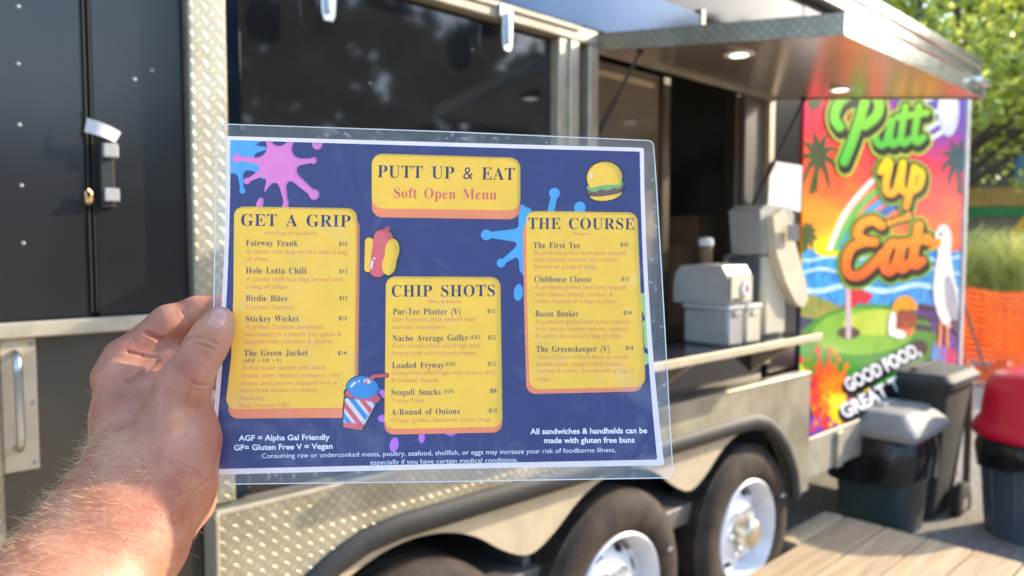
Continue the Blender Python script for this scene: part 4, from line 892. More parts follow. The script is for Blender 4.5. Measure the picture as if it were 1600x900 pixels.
def hand_sdf(Q, carve=True):
    Q = Q.astype(np.float32)
    palm = chain(Q, [(J(187, 592, .460), 14.5 * mm), (J(200, 655, .450), 19 * mm), (J(214, 730, .434), 24 * mm)], .01)
    palm = sm3(palm, chain(Q, [(J(285, 622, .447), 16 * mm), (J(286, 690, .440), 19.5 * mm), (J(268, 745, .428), 24 * mm)], .01), .016)
    palm = sm3(palm, chain(Q, [(J(240, 620, .470), 19 * mm), (J(244, 690, .458), 24 * mm), (J(240, 760, .436), 26 * mm)], .01), .014)
    arm = chain(Q, [(J(196, 752, .424), 25 * mm), (J(150, 828, .402), 28 * mm), (J(66, 935, .372), 31 * mm), (J(-40, 1060, .335), 33 * mm)], .01)
    arm = sm3(arm, chain(Q, [(J(252, 768, .425), 24 * mm), (J(212, 850, .406), 25.5 * mm), (J(130, 965, .374), 29 * mm), (J(30, 1080, .338), 31 * mm)], .01), .02)
    d = sm3(palm, arm, .016)
    heel = chain(Q, [(J(309, 742, .446), 10 * mm), (J(300, 786, .440), 12 * mm), (J(268, 830, .430), 13 * mm)], .006)
    d = sm3(d, heel, .0035)
    fing = chain(Q, IX, .004)
    fing = sm3(fing, cap3(Q, J(206, 592, .460), J(272, 556, .470), 10.5 * mm, 8 * mm), .005)     # flesh at the base of the index finger
    fing = sm3(fing, chain(Q, [(J(208, 584, .470), 11 * mm), (J(262, 533, .480), 10.5 * mm), (J(300, 512, .489), 8 * mm)]), .005)
    fing = sm3(fing, chain(Q, MD), .0015); fing = sm3(fing, chain(Q, RG), .0015); fing = sm3(fing, chain(Q, PK), .0015)
    d = sm3(d, fing, .006)
    th = chain(Q, TH_, .006)
    th = sm3(th, cap3(Q, J(236, 612, .452), J(280, 588, .452), 10 * mm, 9 * mm), .004)               # web
    d = sm3(d, th, .0028)
    # tendons and knuckle
    d = sm3(d, cap3(Q, J(176, 584, .449), J(205, 690, .432), 3.5 * mm, 2.5 * mm), .008)
    d = sm3(d, cap3(Q, J(268, 655, .4205), J(232, 748, .409), 2.2 * mm, 1.6 * mm), .007)
    if carve and CR:
        for a, b, r in CR:
            e = cap3(Q, a, b, r, r * .7); d = -sm3(-d, e, .0012)
    return d
CR = []
def hit(x, y, s0=.30, s1=.56):
    r = rays([(x, y)])[0]; s = np.linspace(s0, s1, 520); q = r[None] * s[:, None] + [0, 0, H]; d = hand_sdf(q)
    i = np.nonzero(d < 0)[0]
    if not len(i): return None
    i = i[0]; t = d[i - 1] / (d[i - 1] - d[i]) if i else 0
    return q[i - 1] * (1 - t) + q[i] * t if i else q[0]
def crease(pts, r):
    h = [hit(*p) for p in pts]
    return [(a, b, r * mm) for a, b in zip(h[:-1], h[1:]) if a is not None and b is not None]
newcr = []
for pts, r in (([(287, 531), (304, 526), (322, 528), (338, 537)], 1.3), ([(297, 523), (314, 519), (333, 526)], .9), ([(292, 541), (312, 536), (332, 545)], .9), ([(228, 519), (250, 530), (274, 545)], 1.9), ([(198, 596), (220, 585), (248, 564)], 1.8), ([(200, 550), (222, 556), (248, 559)], 1.2),
               ([(278, 468), (284, 486), (292, 500)], .55), ([(298, 597), (312, 603), (324, 602)], .8), ([(306, 610), (318, 611)], .5), ([(322, 752), (300, 772), (285, 800), (283, 836)], .8), ([(300, 733), (280, 724), (262, 721)], .4), ([(216, 722), (236, 744)], .35)):
    newcr += crease(pts, r * .85)
CR = newcr
def surface_nets(fn, lo, hi, st):
    n = [int((hi[i] - lo[i]) / st) + 1 for i in range(3)]
    ax = [lo[i] + st * np.arange(n[i]) for i in range(3)]
    D = np.empty(n, np.float32)
    for i in range(0, n[0], 16):
        g_ = np.stack(np.meshgrid(ax[0][i:i + 16], ax[1], ax[2], indexing='ij'), -1); D[i:i + 16] = fn(g_)
    S = D < 0; c = np.zeros([k - 1 for k in n], np.int8)
    sl = lambda a, i, j, k: a[i:i + n[0] - 1, j:j + n[1] - 1, k:k + n[2] - 1]
    for i in (0, 1):
        for j in (0, 1):
            for k in (0, 1): c += sl(S, i, j, k)
    act = (c > 0) & (c < 8); idx = np.argwhere(act); vid = -np.ones(c.shape, int); vid[act] = np.arange(len(idx))
    acc = np.zeros((len(idx), 3)); cnt = np.zeros(len(idx)); cs = [(i, j, k) for i in (0, 1) for j in (0, 1) for k in (0, 1)]
    val = {q: D[idx[:, 0] + q[0], idx[:, 1] + q[1], idx[:, 2] + q[2]] for q in cs}
    for a in cs:
        for d_ in range(3):
            if a[d_]: continue
            bq = list(a); bq[d_] = 1; bq = tuple(bq); va, vb = val[a], val[bq]; cr = (va < 0) != (vb < 0)
            t = np.where(cr, va / np.where(cr, va - vb, 1), 0); p = np.array(a, float)[None].repeat(len(idx), 0); p[:, d_] += t
            acc[cr] += p[cr]; cnt += cr
    V = (idx + acc / cnt[:, None]) * st + np.array(lo); Fs = []
    for d_ in range(3):
        e1, e2 = [q for q in range(3) if q != d_]
        A = S[tuple(slice(0, -1) if q == d_ else slice(1, -1) for q in range(3))]; B = S[tuple(slice(1, None) if q == d_ else slice(1, -1) for q in range(3))]
        ij = np.argwhere(A != B)
        off = np.zeros(3, int); off[e1] = 1; off[e2] = 1; base = ij + off
        def cell(o1, o2):
            q = base.copy(); q[:, e1] -= o1; q[:, e2] -= o2; ok = np.minimum(q, np.array(c.shape) - 1); return vid[ok[:, 0], ok[:, 1], ok[:, 2]]
        quad = np.stack([cell(1, 1), cell(0, 1), cell(0, 0), cell(1, 0)], 1); Fs.append(quad)
    Fs = np.concatenate(Fs); Fs = Fs[(Fs >= 0).all(1)]
    return V, Fs
lo = np.array([-.335, .315, 1.235]); hi = np.array([-.128, .56, 1.49])
V, Fs = surface_nets(hand_sdf, lo, hi, .0016)
def refine(V, Fs):                                      # split every quad in four, then settle the new points on the skin
    E = np.sort(np.concatenate([Fs[:, [i, (i + 1) % 4]] for i in range(4)]), 1); U, inv = np.unique(E, axis=0, return_inverse=True); inv = inv.reshape(4, -1)
    n0 = len(V); em = (V[U[:, 0]] + V[U[:, 1]]) / 2; fc = V[Fs].mean(1); V2 = np.concatenate([V, em, fc]); f0 = n0 + len(U) + np.arange(len(Fs))
    F2 = np.concatenate([np.stack([Fs[:, i], n0 + inv[i], f0, n0 + inv[(i + 3) % 4]], 1) for i in range(4)])
    for _ in range(2):
        e = 4e-4; d = hand_sdf(V2); g = np.stack([hand_sdf(V2 + e * np.eye(3)[k]) - hand_sdf(V2 - e * np.eye(3)[k]) for k in range(3)], 1) / (2 * e)
        V2 = V2 - np.clip(d, -.0012, .0012)[:, None] * g / np.maximum((g * g).sum(1), .3)[:, None]
    return V2, F2
V, Fs = refine(V, Fs)
def skin():
    m, t, b, N, L = nodes('skin'); setv(b, Roughness=.5); b.inputs['Specular IOR Level'].default_value = .4
    b.inputs['Subsurface Weight'].default_value = .3; b.inputs['Subsurface Radius'].default_value = (.006, .0025, .0012); b.inputs['Subsurface Scale'].default_value = .8
    tc = N('ShaderNodeTexCoord')
    def noise(s, d=4, dist=0.):
        n = N('ShaderNodeTexNoise'); n.inputs['Scale'].default_value = s; n.inputs['Detail'].default_value = d; n.inputs['Distortion'].default_value = dist; L(tc.outputs['Object'], n.inputs['Vector']); return n.outputs[0]
    n1 = noise(26, 3, .4); n2 = noise(320, 3); n3 = noise(70, 5, 1.)
    cr = N('ShaderNodeValToRGB'); cr.color_ramp.elements[0].color = (.36, .124, .072, 1); cr.color_ramp.elements[1].color = (.50, .245, .152, 1)
    cr.color_ramp.elements[0].position = .34; cr.color_ramp.elements[1].position = .64; L(n1, cr.inputs[0])
    mx = N('ShaderNodeMix'); mx.data_type = 'RGBA'; mx.blend_type = 'MULTIPLY'; mx.inputs[0].default_value = .35
    c2 = N('ShaderNodeValToRGB'); c2.color_ramp.elements[0].color = (.62, .45, .4, 1); c2.color_ramp.elements[1].color = (1, 1, 1, 1); c2.color_ramp.elements[0].position = .3; c2.color_ramp.elements[1].position = .55; L(n3, c2.inputs[0])
    L(cr.outputs[0], mx.inputs[6]); L(c2.outputs[0], mx.inputs[7]); L(mx.outputs[2], b.inputs['Base Color'])
    vo = N('ShaderNodeTexVoronoi'); vo.feature = 'DISTANCE_TO_EDGE'; vo.inputs['Scale'].default_value = 700
    wp = N('ShaderNodeMapping'); wp.inputs['Scale'].default_value = (1, 1, .55); L(tc.outputs['Object'], wp.inputs[0]); L(wp.outputs[0], vo.inputs['Vector'])
    ad = N('ShaderNodeMath'); ad.operation = 'MULTIPLY_ADD'; L(vo.outputs[0], ad.inputs[0]); ad.inputs[1].default_value = .5; L(n2, ad.inputs[2])
    ad2 = N('ShaderNodeMath'); ad2.operation = 'MULTIPLY_ADD'; L(n3, ad2.inputs[0]); ad2.inputs[1].default_value = 1.0; L(ad.outputs[0], ad2.inputs[2])
    bp = N('ShaderNodeBump'); bp.inputs['Strength'].default_value = .42; bp.inputs['Distance'].default_value = .0006; L(ad2.outputs[0], bp.inputs['Height']); L(bp.outputs[0], b.inputs['Normal'])
    return m
ploc = tuple(J(66, 935, .372))
b = MB(); b.add(V, Fs.tolist()); person = b.build('person', skin(), None, 'all', loc=ploc)
tag(person, "bare hairy forearm and left hand pinching the menu's edge between thumb and fingers", 'person')
# thumbnail
ax_d = np.array([.40, -.92]); pr_d = np.array([.92, .40]); grid = []
nu, nv = 15, 17; keep = []
for i in range(nv):
    v = i / (nv - 1); row = []
    for j in range(nu):
        u = 2 * j / (nu - 1) - 1; hw = max(14.2 * (1 - abs(2 * v - 1) ** 3.2) ** .45, 3.2)
        x = 340 + ax_d[0] * (v - .5) * 34 + pr_d[0] * u * hw; y = 497.5 + ax_d[1] * ((v - .5) * 34 - 3.2 * u * u * (.4 + v * .6) * (1 if v > .5 else .3)) + pr_d[1] * u * hw
        h = hit(x, y); nrm = 0
        row.append(h)
    grid.append(row)
NV_ = []; ok = all(h is not None for r in grid for h in r)
if ok:
    G = np.array(grid); eye = np.array([0, 0, H]); b = MB(); Vn = []
    for i in range(nv):
        for j in range(nu):
            v = i / (nv - 1); u = 2 * j / (nu - 1) - 1; e = 1e-4; p = G[i, j]
            gr_ = np.array([hand_sdf((p + e * np.eye(3)[k])[None], False)[0] - hand_sdf((p - e * np.eye(3)[k])[None], False)[0] for k in range(3)]); gr_ /= np.linalg.norm(gr_)
            edge = min(1, 4 * min(1 - abs(u), v + .0, (1 - v) + .15)); Vn.append(p + gr_ * (-.0003 + .0008 * edge))
    b.add(Vn, [(i * nu + j, i * nu + j + 1, (i + 1) * nu + j + 1, (i + 1) * nu + j) for i in range(nv - 1) for j in range(nu - 1)])
    b.v = [np.concatenate(b.v) - np.array(ploc)]
    nm_ = mat('thumbnail', (.50, .235, .19), .3, var=.08, vs=220, col2=(.58, .33, .26)); b.build('thumbnail', nm_, person, 'all', auto=False)
# hairs
rh = np.random.default_rng(11); ev = []
me = person.data; Vw = V; nr = np.zeros(len(me.vertices) * 3); me.vertices.foreach_get('normal', nr); nr = nr.reshape(-1, 3)
pxv = project(Vw); arm_dir = J(60, 940, .375) - J(215, 760, .425); arm_dir /= np.linalg.norm(arm_dir)
b = MB(); eye = np.array([0, 0, H]); nh = 0
order = rh.permutation(len(Vw))
for i in order:
    p = Vw[i]; x, y = pxv[i]
    if not (-60 < x < 330 and 560 < y < 960): continue
    view = (eye - p) / np.linalg.norm(eye - p); fc = nr[i] @ view
    if fc < -.25: continue
    along = (p - J(215, 760, .425)) @ arm_dir
    side_ = (x - 150) * .77 + (y - 690) * .63                       # px from the outer contour
    if along > -.012: pr = .75 * math.exp(-max(0, side_ - 75) / 70)
    elif y > 600 and x < 300: pr = .055 * math.exp(-((x - 235) / 55) ** 2 - ((y - 640) / 50) ** 2) + (.07 if x < 170 else 0)
    else: pr = .0
    if fc < .12 and rh.random() > .5: continue
    if rh.random() > pr * .12: continue
    tdir = np.array([-.77, .0, .63]) * .6 + arm_dir * .55 + nr[i] * .18 + rh.normal(0, .34, 3); tdir -= nr[i] * min(0, tdir @ nr[i] - .15); tdir /= np.linalg.norm(tdir)
    ln = rh.uniform(.0035, .0115) * (1 if along > -.012 else .62); bend = rh.normal(0, .45, 3) - nr[i] * .5
    k = 5; pts = [p - nr[i] * .0004]
    for q in range(1, k): t = q / (k - 1); pts.append(p + tdir * ln * t + bend * ln * .45 * t * t)
    pts = np.array(pts)
    w_ = rh.uniform(.00004, .00007); b.tube(pts, [w_, w_, w_ * .9, w_ * .7, w_ * .25], 3, cap=False); nh += 1
    if nh > 2600: break
print('hairs', nh, 'skin verts', len(V))
b.v = [np.concatenate(b.v) - np.array(ploc)]
hm, t, bs_, N, L = nodes('blond_hair'); setv(bs_, Roughness=.35); bs_.inputs['Base Color'].default_value = (.52, .34, .16, 1)
gi = N('ShaderNodeNewGeometry'); cr = N('ShaderNodeValToRGB'); cr.color_ramp.elements[0].color = (.36, .20, .08, 1); cr.color_ramp.elements[1].color = (.92, .70, .38, 1); L(gi.outputs['Random Per Island'], cr.inputs[0]); L(cr.outputs[0], bs_.inputs['Base Color'])
o = b.build('arm_hair', hm, person, 'all', auto=False); o['kind'] = 'stuff'
# ------------------------------------------------------------------ things on the counter and in the kitchen
def thing(name, label, cat, loc, rz=0., group=None):
    e = empty(name, loc, rz); tag(e, label, cat, group); return e
def W3(u, o, z): return tuple(Wd(u, o, z))
CZ = 1.1435
# tall drinks machine
t_ = thing('drink_dispenser', 'tall beige and grey counter machine with a sloping side guard', 'machine', W3(2.55, .05, CZ), RZ)
def LB(mb, u0, u1, o0, o1, z0, z1, ch=.008, mi=0, bu=2.55, bo=.05): return mb.box((u0 - bu, -(o1 - bo), z0 - CZ), (u1 - bu, -(o0 - bo), z1 - CZ), ch, mi)
b = MB(); LB(b, 2.53, 2.70, -.03, .15, CZ + .0005, 1.45, .014); b.build('body', M['plasticbeige'], t_, True)
b = MB(); b.prism([(2.50 - 2.55, 1.452 - CZ), (2.72 - 2.55, 1.452 - CZ), (2.735 - 2.55, 1.60 - CZ), (2.70 - 2.55, 1.628 - CZ), (2.52 - 2.55, 1.632 - CZ), (2.475 - 2.55, 1.61 - CZ)], -.155 + .05, .02)
b.build('head', M['plasticgrey'], t_, False)
b = MB(); LB(b, 2.522, 2.5295, .0, .13, 1.17, 1.44, .003); b.build('recess_panel', M['plasticblue'], t_)
b = MB()
pts = [(1196, 338), (1213, 326), (1224, 352), (1236, 400), (1248, 440), (1251, 466), (1244, 480), (1233, 474), (1216, 440), (1202, 396)]
q = tp(pts, .155); b.prism([(u - 2.55, z - CZ) for u, _, z in q], -.135, -.1005); b.build('side_guard', M['plasticbeige'], t_)
b = MB(); LB(b, 2.47, 2.53, .02, .12, CZ + .0005, 1.165, .005); b.build('drip_tray', M['plasticblue'], t_)
b = MB(); b.box((2.492 - 2.55, -.09, 1.53 - CZ), (2.50 - 2.55, -.02, 1.585 - CZ), .002) if False else LB(b, 2.58, 2.665, .2075, .2105, 1.50, 1.56, .001); b.build('label_plate', M['plasticblue'], t_)
b = MB()
for o in (.04, .10):
    b = MB(); b.lathe([(.009, 0), (.008, -.012), (0, -.014)], (2.505 - 2.55, -(o - .05), 1.452 - CZ), 2, 10); b.build('nozzle', M['plasticblue'], t_, True)
# boxes and dispenser
def bin_box(name, label, cat, u0, u1, o0, o1, z0, z1, mA, mF, lid=True):
    cu, co = (u0 + u1) / 2, (o0 + o1) / 2; e = thing(name, label, cat, W3(cu, co, z0), RZ)
    hx, hy = (u1 - u0) / 2, (o1 - o0) / 2; h = z1 - z0; b = MB(); b.box((-hx + .004, -hy + .004, 0), (hx - .004, hy - .004, h * .86), .008); b.build('tub', mA, e, True)
    b = MB(); b.box((-hx, -hy, h * .865), (hx, hy, h), .006); b.build('lid', mF, e, True)
    b = MB(); b.box((-.02, -hy - .003, h * .72), (.02, -hy + .003, h * .84), .002); b.build('clasp', mA, e)
    return e
bin_box('storage_box', 'low grey lidded box nearest on the counter under the rounded dispenser', 'box', 2.20, 2.305, .015, .20, CZ, 1.285, M['plasticgrey'], mat('pale_grey_lid', (.50, .53, .55), .45))
bin_box('storage_box', 'narrow pale box standing between the grey lidded box and the tall machine', 'box', 2.315, 2.425, .015, .20, CZ, 1.28, M['plasticbeige'], mat('pale_lid', (.52, .53, .52), .45))
e = thing('napkin_dispenser', 'rounded grey napkin dispenser with white round badge on the lidded box', 'dispenser', W3(2.262, .095, 1.2855), RZ)
b = MB(); pr = [(-.085 + .17 * 0, 0)]
oz = [(-.105, .0), (.105, .0), (.108, .06), (.098, .105), (.075, .128), (.0, .135), (-.085, .130), (-.103, .10)]
V2 = [(x, y, z) for x in (-.075, .078) for y, z in oz]; n = len(oz); b.add(V2, [tuple(range(n)), tuple(range(2 * n - 1, n - 1, -1))] + [(i, i + n, (i + 1) % n + n, (i + 1) % n) for i in range(n)])
b.build('housing', M['plasticgrey'], e)
b = MB(); b.box((-.066, -.115, .008), (.07, -.1085, .095), .004); b.build('front_plate', M['plasticbeige'], e)
b = MB(); b.box((-.058, -.1165, .012), (.0, -.1145, .022), .0008); b.build('napkin_slot', M['dark'], e)
b = MB(); b.lathe([(.0, -.1225), (.028, -.122), (.029, -.1155)], (.022, 0, .052), 1, 26); bd = b.build('round_badge', M['white'], e)
b = MB(); b.prism([(.022 - .007, .044), (.022 + .009, .04), (.022 + .004, .052), (.022 + .008, .06), (.022, .068), (.022 - .006, .056)], -.1245, -.1235); b.build('red_mark', mat('red_mark', (.6, .04, .06), .4), bd)
e = thing('sauce_bottle', 'small brown bottle with white cap standing on the napkin dispenser', 'bottle', W3(2.275, .06, 1.422), RZ)
b = MB(); b.lathe([(.022, 0), (.024, .004), (.024, .05), (.016, .06)], n=20); b.build('bottle_body', mat('brown_sauce', (.16, .09, .05), .3), e, True)
b = MB(); b.lathe([(.026, .0602), (.026, .082), (.018, .088), (0, .088)], n=20); b.build('cap', M['white'], e, True)
def carton(label, u0, u1, o0, o1, z0, z1):
    e = thing('cardboard_box', label, 'box', W3((u0 + u1) / 2, (o0 + o1) / 2, z0), RZ); hx, hy = (u1 - u0) / 2, (o1 - o0) / 2
    b = MB(); b.box((-hx, -hy, 0), (hx, hy, z1 - z0), .003); b.build('carton', M['cardboard'], e)
    b = MB(); b.box((-hx * .99, -.025, z1 - z0), (hx * .99, .025, z1 - z0 + .001)); b.build('tape', mat('packing_tape', (.36, .25, .14), .3), e)
b = MB(); BX(b, 1.75, 2.78, -.72, -.302, 1.10, 1.142, .004); part('inner_bench', M['alu_soft'], b)
ca, cb = T1(1061, 425, -.30), T1(1137, 382, -.30)
carton('lower brown carton on the bench inside the serving window', ca[0], cb[0] + .06, -.52, -.30, 1.1425, cb[2])
cc = T1(1090, 337, -.31)
carton('upper brown carton stacked inside the serving window', cc[0], cb[0] + .05, -.51, -.31, cb[2] + .0015, cc[2])
e = thing('paper_towel_roll', 'upright pale paper roll on the dim shelf inside the trailer', 'paper roll', W3(2.47, -.66 - .35, 1.7405), RZ)
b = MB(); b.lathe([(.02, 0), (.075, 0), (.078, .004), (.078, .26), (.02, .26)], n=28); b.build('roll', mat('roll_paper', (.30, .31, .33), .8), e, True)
b = MB(); b.lathe([(.0195, .0), (.0195, .262), (.012, .262), (.012, 0)], n=16); b.build('core', M['cardboard'], e, True)
# paper notice on the black panel, white tag on the door
q = tp([(1203.5, 251), (1253, 259), (1248.6, 331.5), (1199.7, 319.5)], .0155)
no = thing('paper_notice', 'white printed sheet taped up beside the serving window', 'notice', tuple(Wd(q[3][0], .0155, q[3][2])), RZ)
q0 = np.array([q[3][0], -.0155, q[3][2]]); nx_, nz_ = 7, 7; b = MB(); Vn = []
for k, dy in ((0, 0.), (1, -.001)):
    for j in range(nz_):
        for i in range(nx_):
            s, t = i / 6, j / 6; p = q[0] * (1 - s) * (1 - t) + q[1] * s * (1 - t) + q[2] * s * t + q[3] * (1 - s) * t; Vn.append(p - q0 + [0, dy - .006 * s * s * t, 0])
Fq = [(j * nx_ + i, j * nx_ + i + 1, (j + 1) * nx_ + i + 1, (j + 1) * nx_ + i) for j in range(6) for i in range(6)]
b.add(Vn, Fq + [tuple(49 + v for v in f[::-1]) for f in Fq]); b.build('sheet', M['white'], no, True, auto=False)
b = MB(); rr_ = random.Random(3)
for k in range(9):
    t = .10 + .075 * k; s0 = .12; s1 = rr_.uniform(.5, .85); c = lambda s, t: q[0] * (1 - s) * (1 - t) + q[1] * s * (1 - t) + q[2] * s * t + q[3] * (1 - s) * t - q0 + [0, -.0018 - .006 * s * s * t, 0]
    for a in np.linspace(s0, s1 - .1, 4):
        d_ = (s1 - s0) / 4 - .015; b.add([c(a, t), c(a + d_, t), c(a + d_, t + .016), c(a, t + .016)], [(0, 1, 2, 3)])
b.build('printed_lines', mat('grey_print', (.45, .45, .47), .7), no, auto=False)
q = tp([(136, 184), (189, 207), (180, 223), (132, 206)], .02)
tg = thing('paper_tag', 'small white paper tag dangling by the door latch', 'tag', tuple(Wd(q[0][0], .0, q[0][2])), RZ)
q0 = np.array([q[0][0], 0, q[0][2]]); b = MB(); Vn = []
for k, dy in ((0, 0.), (1, .0008)):
    for i in range(9):
        s = i / 8
        for t in (0, 1):
            a_ = q[0] * (1 - s) + q[1] * s; c_ = q[3] * (1 - s) + q[2] * s; Vn.append((c_ if t else a_) - q0 + [0, dy - .012 * math.sin(s * 3.1), 0])
Fq = [(i * 2, i * 2 + 2, i * 2 + 3, i * 2 + 1) for i in range(8)]
b.add(Vn, Fq + [tuple(18 + v for v in f[::-1]) for f in Fq]); b.build('tag_paper', M['white'], tg, True, auto=False)
b = MB(); b.tube([(.003, -.018, -.003), (-.002, -.008, .006), (-.006, .0, .012)], .0008, 6); b.build('string', M['rod'], tg)

# ------------------------------------------------------------------ bins
M['binlid'] = mat('grey_bin_lid', (.23, .228, .22), .7, var=.1, vs=10); M['bingreen'] = mat('dark_green_bin', (.03, .052, .05), .45, var=.15)
M['bag'] = mat('black_bin_bag', (.012, .012, .016), .28, var=.2, bump=.5, bs=26); M['binblack'] = mat('black_wheelie', (.030, .031, .032), .7, var=.15)
M['binblue'] = mat('slate_blue_can', (.075, .095, .125), .45, var=.1); M['red'] = mat('red_plastic', (.60, .004, .035), .4, var=.06, vs=5)
def frustum(mb, x0, y0, z0, x1, y1, z1, r=.05, n=6, mi=0, wob=0., seed=1, capb=True, capt=True, rows=2):
    rr = random.Random(seed); V = []
    k = 0
    for j in range(rows):
        t = j / (rows - 1); hx, hy, z = x0 + (x1 - x0) * t, y0 + (y1 - y0) * t, z0 + (z1 - z0) * t; k = 0
        for (sx, sy, a0) in ((1, 1, 0), (-1, 1, 90), (-1, -1, 180), (1, -1, 270)):
            for i in range(n):
                a = math.radians(a0 + 90 * i / (n - 1)); w_ = rr.uniform(-wob, wob)
                V.append((sx * (hx - r) + (r + w_) * math.cos(a), sy * (hy - r) + (r + w_) * math.sin(a), z + rr.uniform(-wob, wob) * .8)); k += 1
            if wob:
                pass
    Fs = [(j * k + i, j * k + (i + 1) % k, (j + 1) * k + (i + 1) % k, (j + 1) * k + i) for j in range(rows - 1) for i in range(k)]
    if capb: Fs.append(tuple(range(k))[::-1])
    if capt: Fs.append(tuple(range((rows - 1) * k, rows * k)))
    return mb.add(V, Fs, mi)
def skirt(mb, x, y, z0, z1, out, r, seed, rows=7, n=72):
    rr = random.Random(seed); ph = [rr.uniform(0, 6.3) for _ in range(8)]; V = []
    for j in range(rows):
        t = j / (rows - 1)
        for i in range(n):
            a = 2 * math.pi * i / n; ca, sa = math.cos(a), math.sin(a); e = 5. if r < .2 else 2.
            sc_ = (abs(ca / x) ** e + abs(sa / y) ** e) ** (-1 / e)
            wv = sum(math.sin((3 + 2 * q) * a + ph[q] + 2.2 * t * (q % 3)) for q in range(6)) / 6
            rad = sc_ + out * math.sin(min(1, t * 1.35) * 2.2) + .016 * wv * (.3 + t); z = z1 + (z0 - z1) * t + (.022 * math.sin(2 * a + ph[6]) + .02 * wv) * t
            V.append((rad * ca, rad * sa, z))
    return mb.add(V, [(j * n + i, (j + 1) * n + i, (j + 1) * n + (i + 1) % n, j * n + (i + 1) % n) for j in range(rows - 1) for i in range(n)])
e = thing('trash_bin', 'dark green bin with pale grey lid and black bag hanging over its rim', 'trash bin', W3(4.04, .03, -.012), RZ)
b = MB(); frustum(b, .185, .15, 0.004, .215, .19, .53, .05); b.build('bin_body', M['bingreen'], e, True)
b = MB(); skirt(b, .226, .199, .315, .548, .034, .1, 4); b.build('bin_bag', M['bag'], e, True)
b = MB(); frustum(b, .27, .235, .545, .275, .24, .575, .05, capt=False); frustum(b, .275, .24, .575, .262, .226, .60, .05, capb=False, capt=False); frustum(b, .262, .226, .60, .205, .165, .662, .05, capb=False, capt=False); frustum(b, .205, .165, .662, .175, .14, .672, .04, capb=False)
li = b.build('bin_lid', M['binlid'], e, True)
b = MB(); frustum(b, .10, .035, .6725, .095, .03, .684, .02); b.build('lid_grip', M['binlid'], li, True)
e = thing('wheeled_bin', 'tall black wheeled bin with closed lid behind the grey lidded bin', 'trash bin', W3(4.50, -.02, -.07), RZ)
b = MB(); frustum(b, .17, .20, .05, .235, .27, .80, .035); b.build('bin_body', M['binblack'], e, True)
b = MB(); frustum(b, .262, .30, .803, .268, .305, .84, .04, capt=False); frustum(b, .268, .305, .84, .235, .27, .872, .04, capb=False, capt=False); frustum(b, .235, .27, .872, .16, .2, .885, .04, capb=False)
li = b.build('bin_lid', M['binblack'], e, True)
for y in (-.1, .1):
    b = MB(); b.box((-.2, y - .012, .885), (.2, y + .012, .897), .005); b.build('lid_rib', M['binblack'], li)
b = MB(); b.tube([(.27, -.22, .76), (.305, -.22, .79), (.305, .22, .79), (.27, .22, .76)], .014, 10); b.build('handle_bar', M['binblack'], e, True)
b = MB(); b.box((.21, -.272, .10), (.238, -.235, .79), .008); b.build('sunlit_corner_strip', mat('sunlit_edge_tint', (.20, .155, .10), .5), e)  # added strip: sunlight on the bin's side face put into its colour
for s in (-1, 1):
    b = MB(); b.lathe([(.05, -.022), (.10, -.026), (.118, -.018), (.12, 0), (.118, .018), (.10, .026), (.05, .022)], (.10, s * .265, .12), 1, 32); wv_ = b.build('bin_wheel', mat('bin_tyre', (.02, .02, .022), .6), e, True)
    b = MB(); b.lathe([(.0, -.024), (.05, -.021), (.05, .021), (0, .024)], (.10, s * .265, .12), 1, 20); b.build('wheel_hub', M['plasticgrey'], wv_, True)
e = thing('trash_can', 'round slate blue can with red domed lid and black bag, at the right edge', 'trash bin', (2.70, 3.72, -.02))
b = MB(); b.lathe([(.20, .0), (.225, .006), (.262, .50), (.262, .52), (.25, .52)], n=48)
b.build('can_body', M['binblue'], e, True)
b = MB()
for k in range(12):
    a = 2 * math.pi * k / 12; b.tube([(.226 * math.cos(a), .226 * math.sin(a), .03), (.258 * math.cos(a), .258 * math.sin(a), .44)], .008, 6)
b.build('can_ribs', M['binblue'], e, True)
b = MB(); skirt(b, .262, .262, .385, .535, .03, .3, 9); b.build('bin_bag', M['bag'], e, True)
b = MB(); prof = [(.300, .53), (.306, .545), (.302, .575), (.288, .60), (.270, .62), (.262, .70), (.250, .78), (.232, .83), (.19, .858), (.11, .872), (0, .876)]; b.lathe(prof, n=56); dm = b.build('dome_lid', M['red'], e, True)
b = MB(); b.box((-.12, -.262, .66), (.12, -.235, .79), .012, R=Matrix.Rotation(.0, 3, 'Z')); b.build('flap', mat('red_flap', (.40, .01, .04), .35), dm)

# ------------------------------------------------------------------ beyond: safety fence, grass, planter wall, hut, machine, trees
def leafmat(name, c1, c2, tr=.35):
    m, t, b, N, L = nodes(name); t.nodes.remove(b); out = t.nodes['Material Output']
    g = N('ShaderNodeNewGeometry'); cr = N('ShaderNodeValToRGB'); cr.color_ramp.elements[0].color = C4(c1); cr.color_ramp.elements[1].color = C4(c2); L(g.outputs['Random Per Island'], cr.inputs[0])
    d = N('ShaderNodeBsdfDiffuse'); tl = N('ShaderNodeBsdfTranslucent'); gl = N('ShaderNodeBsdfGlossy'); gl.inputs['Roughness'].default_value = .4; mx = N('ShaderNodeMixShader'); m2 = N('ShaderNodeMixShader'); mx.inputs[0].default_value = tr; m2.inputs[0].default_value = .06
    L(cr.outputs[0], d.inputs[0]); L(cr.outputs[0], tl.inputs[0]); L(d.outputs[0], mx.inputs[1]); L(tl.outputs[0], mx.inputs[2]); L(mx.outputs[0], m2.inputs[1]); L(gl.outputs[0], m2.inputs[2]); L(m2.outputs[0], out.inputs[0]); return m
M['bark'] = mat('bark', (.10, .075, .055), .9, bump=.6, bs=18)
M['mesh'] = leafmat('orange_mesh', (.80, .10, .01), (.92, .17, .02), .4)
fx = [(4.2, 8.9), (5.0, 8.3), (5.75, 7.75), (6.5, 7.2), (7.3, 6.7)]
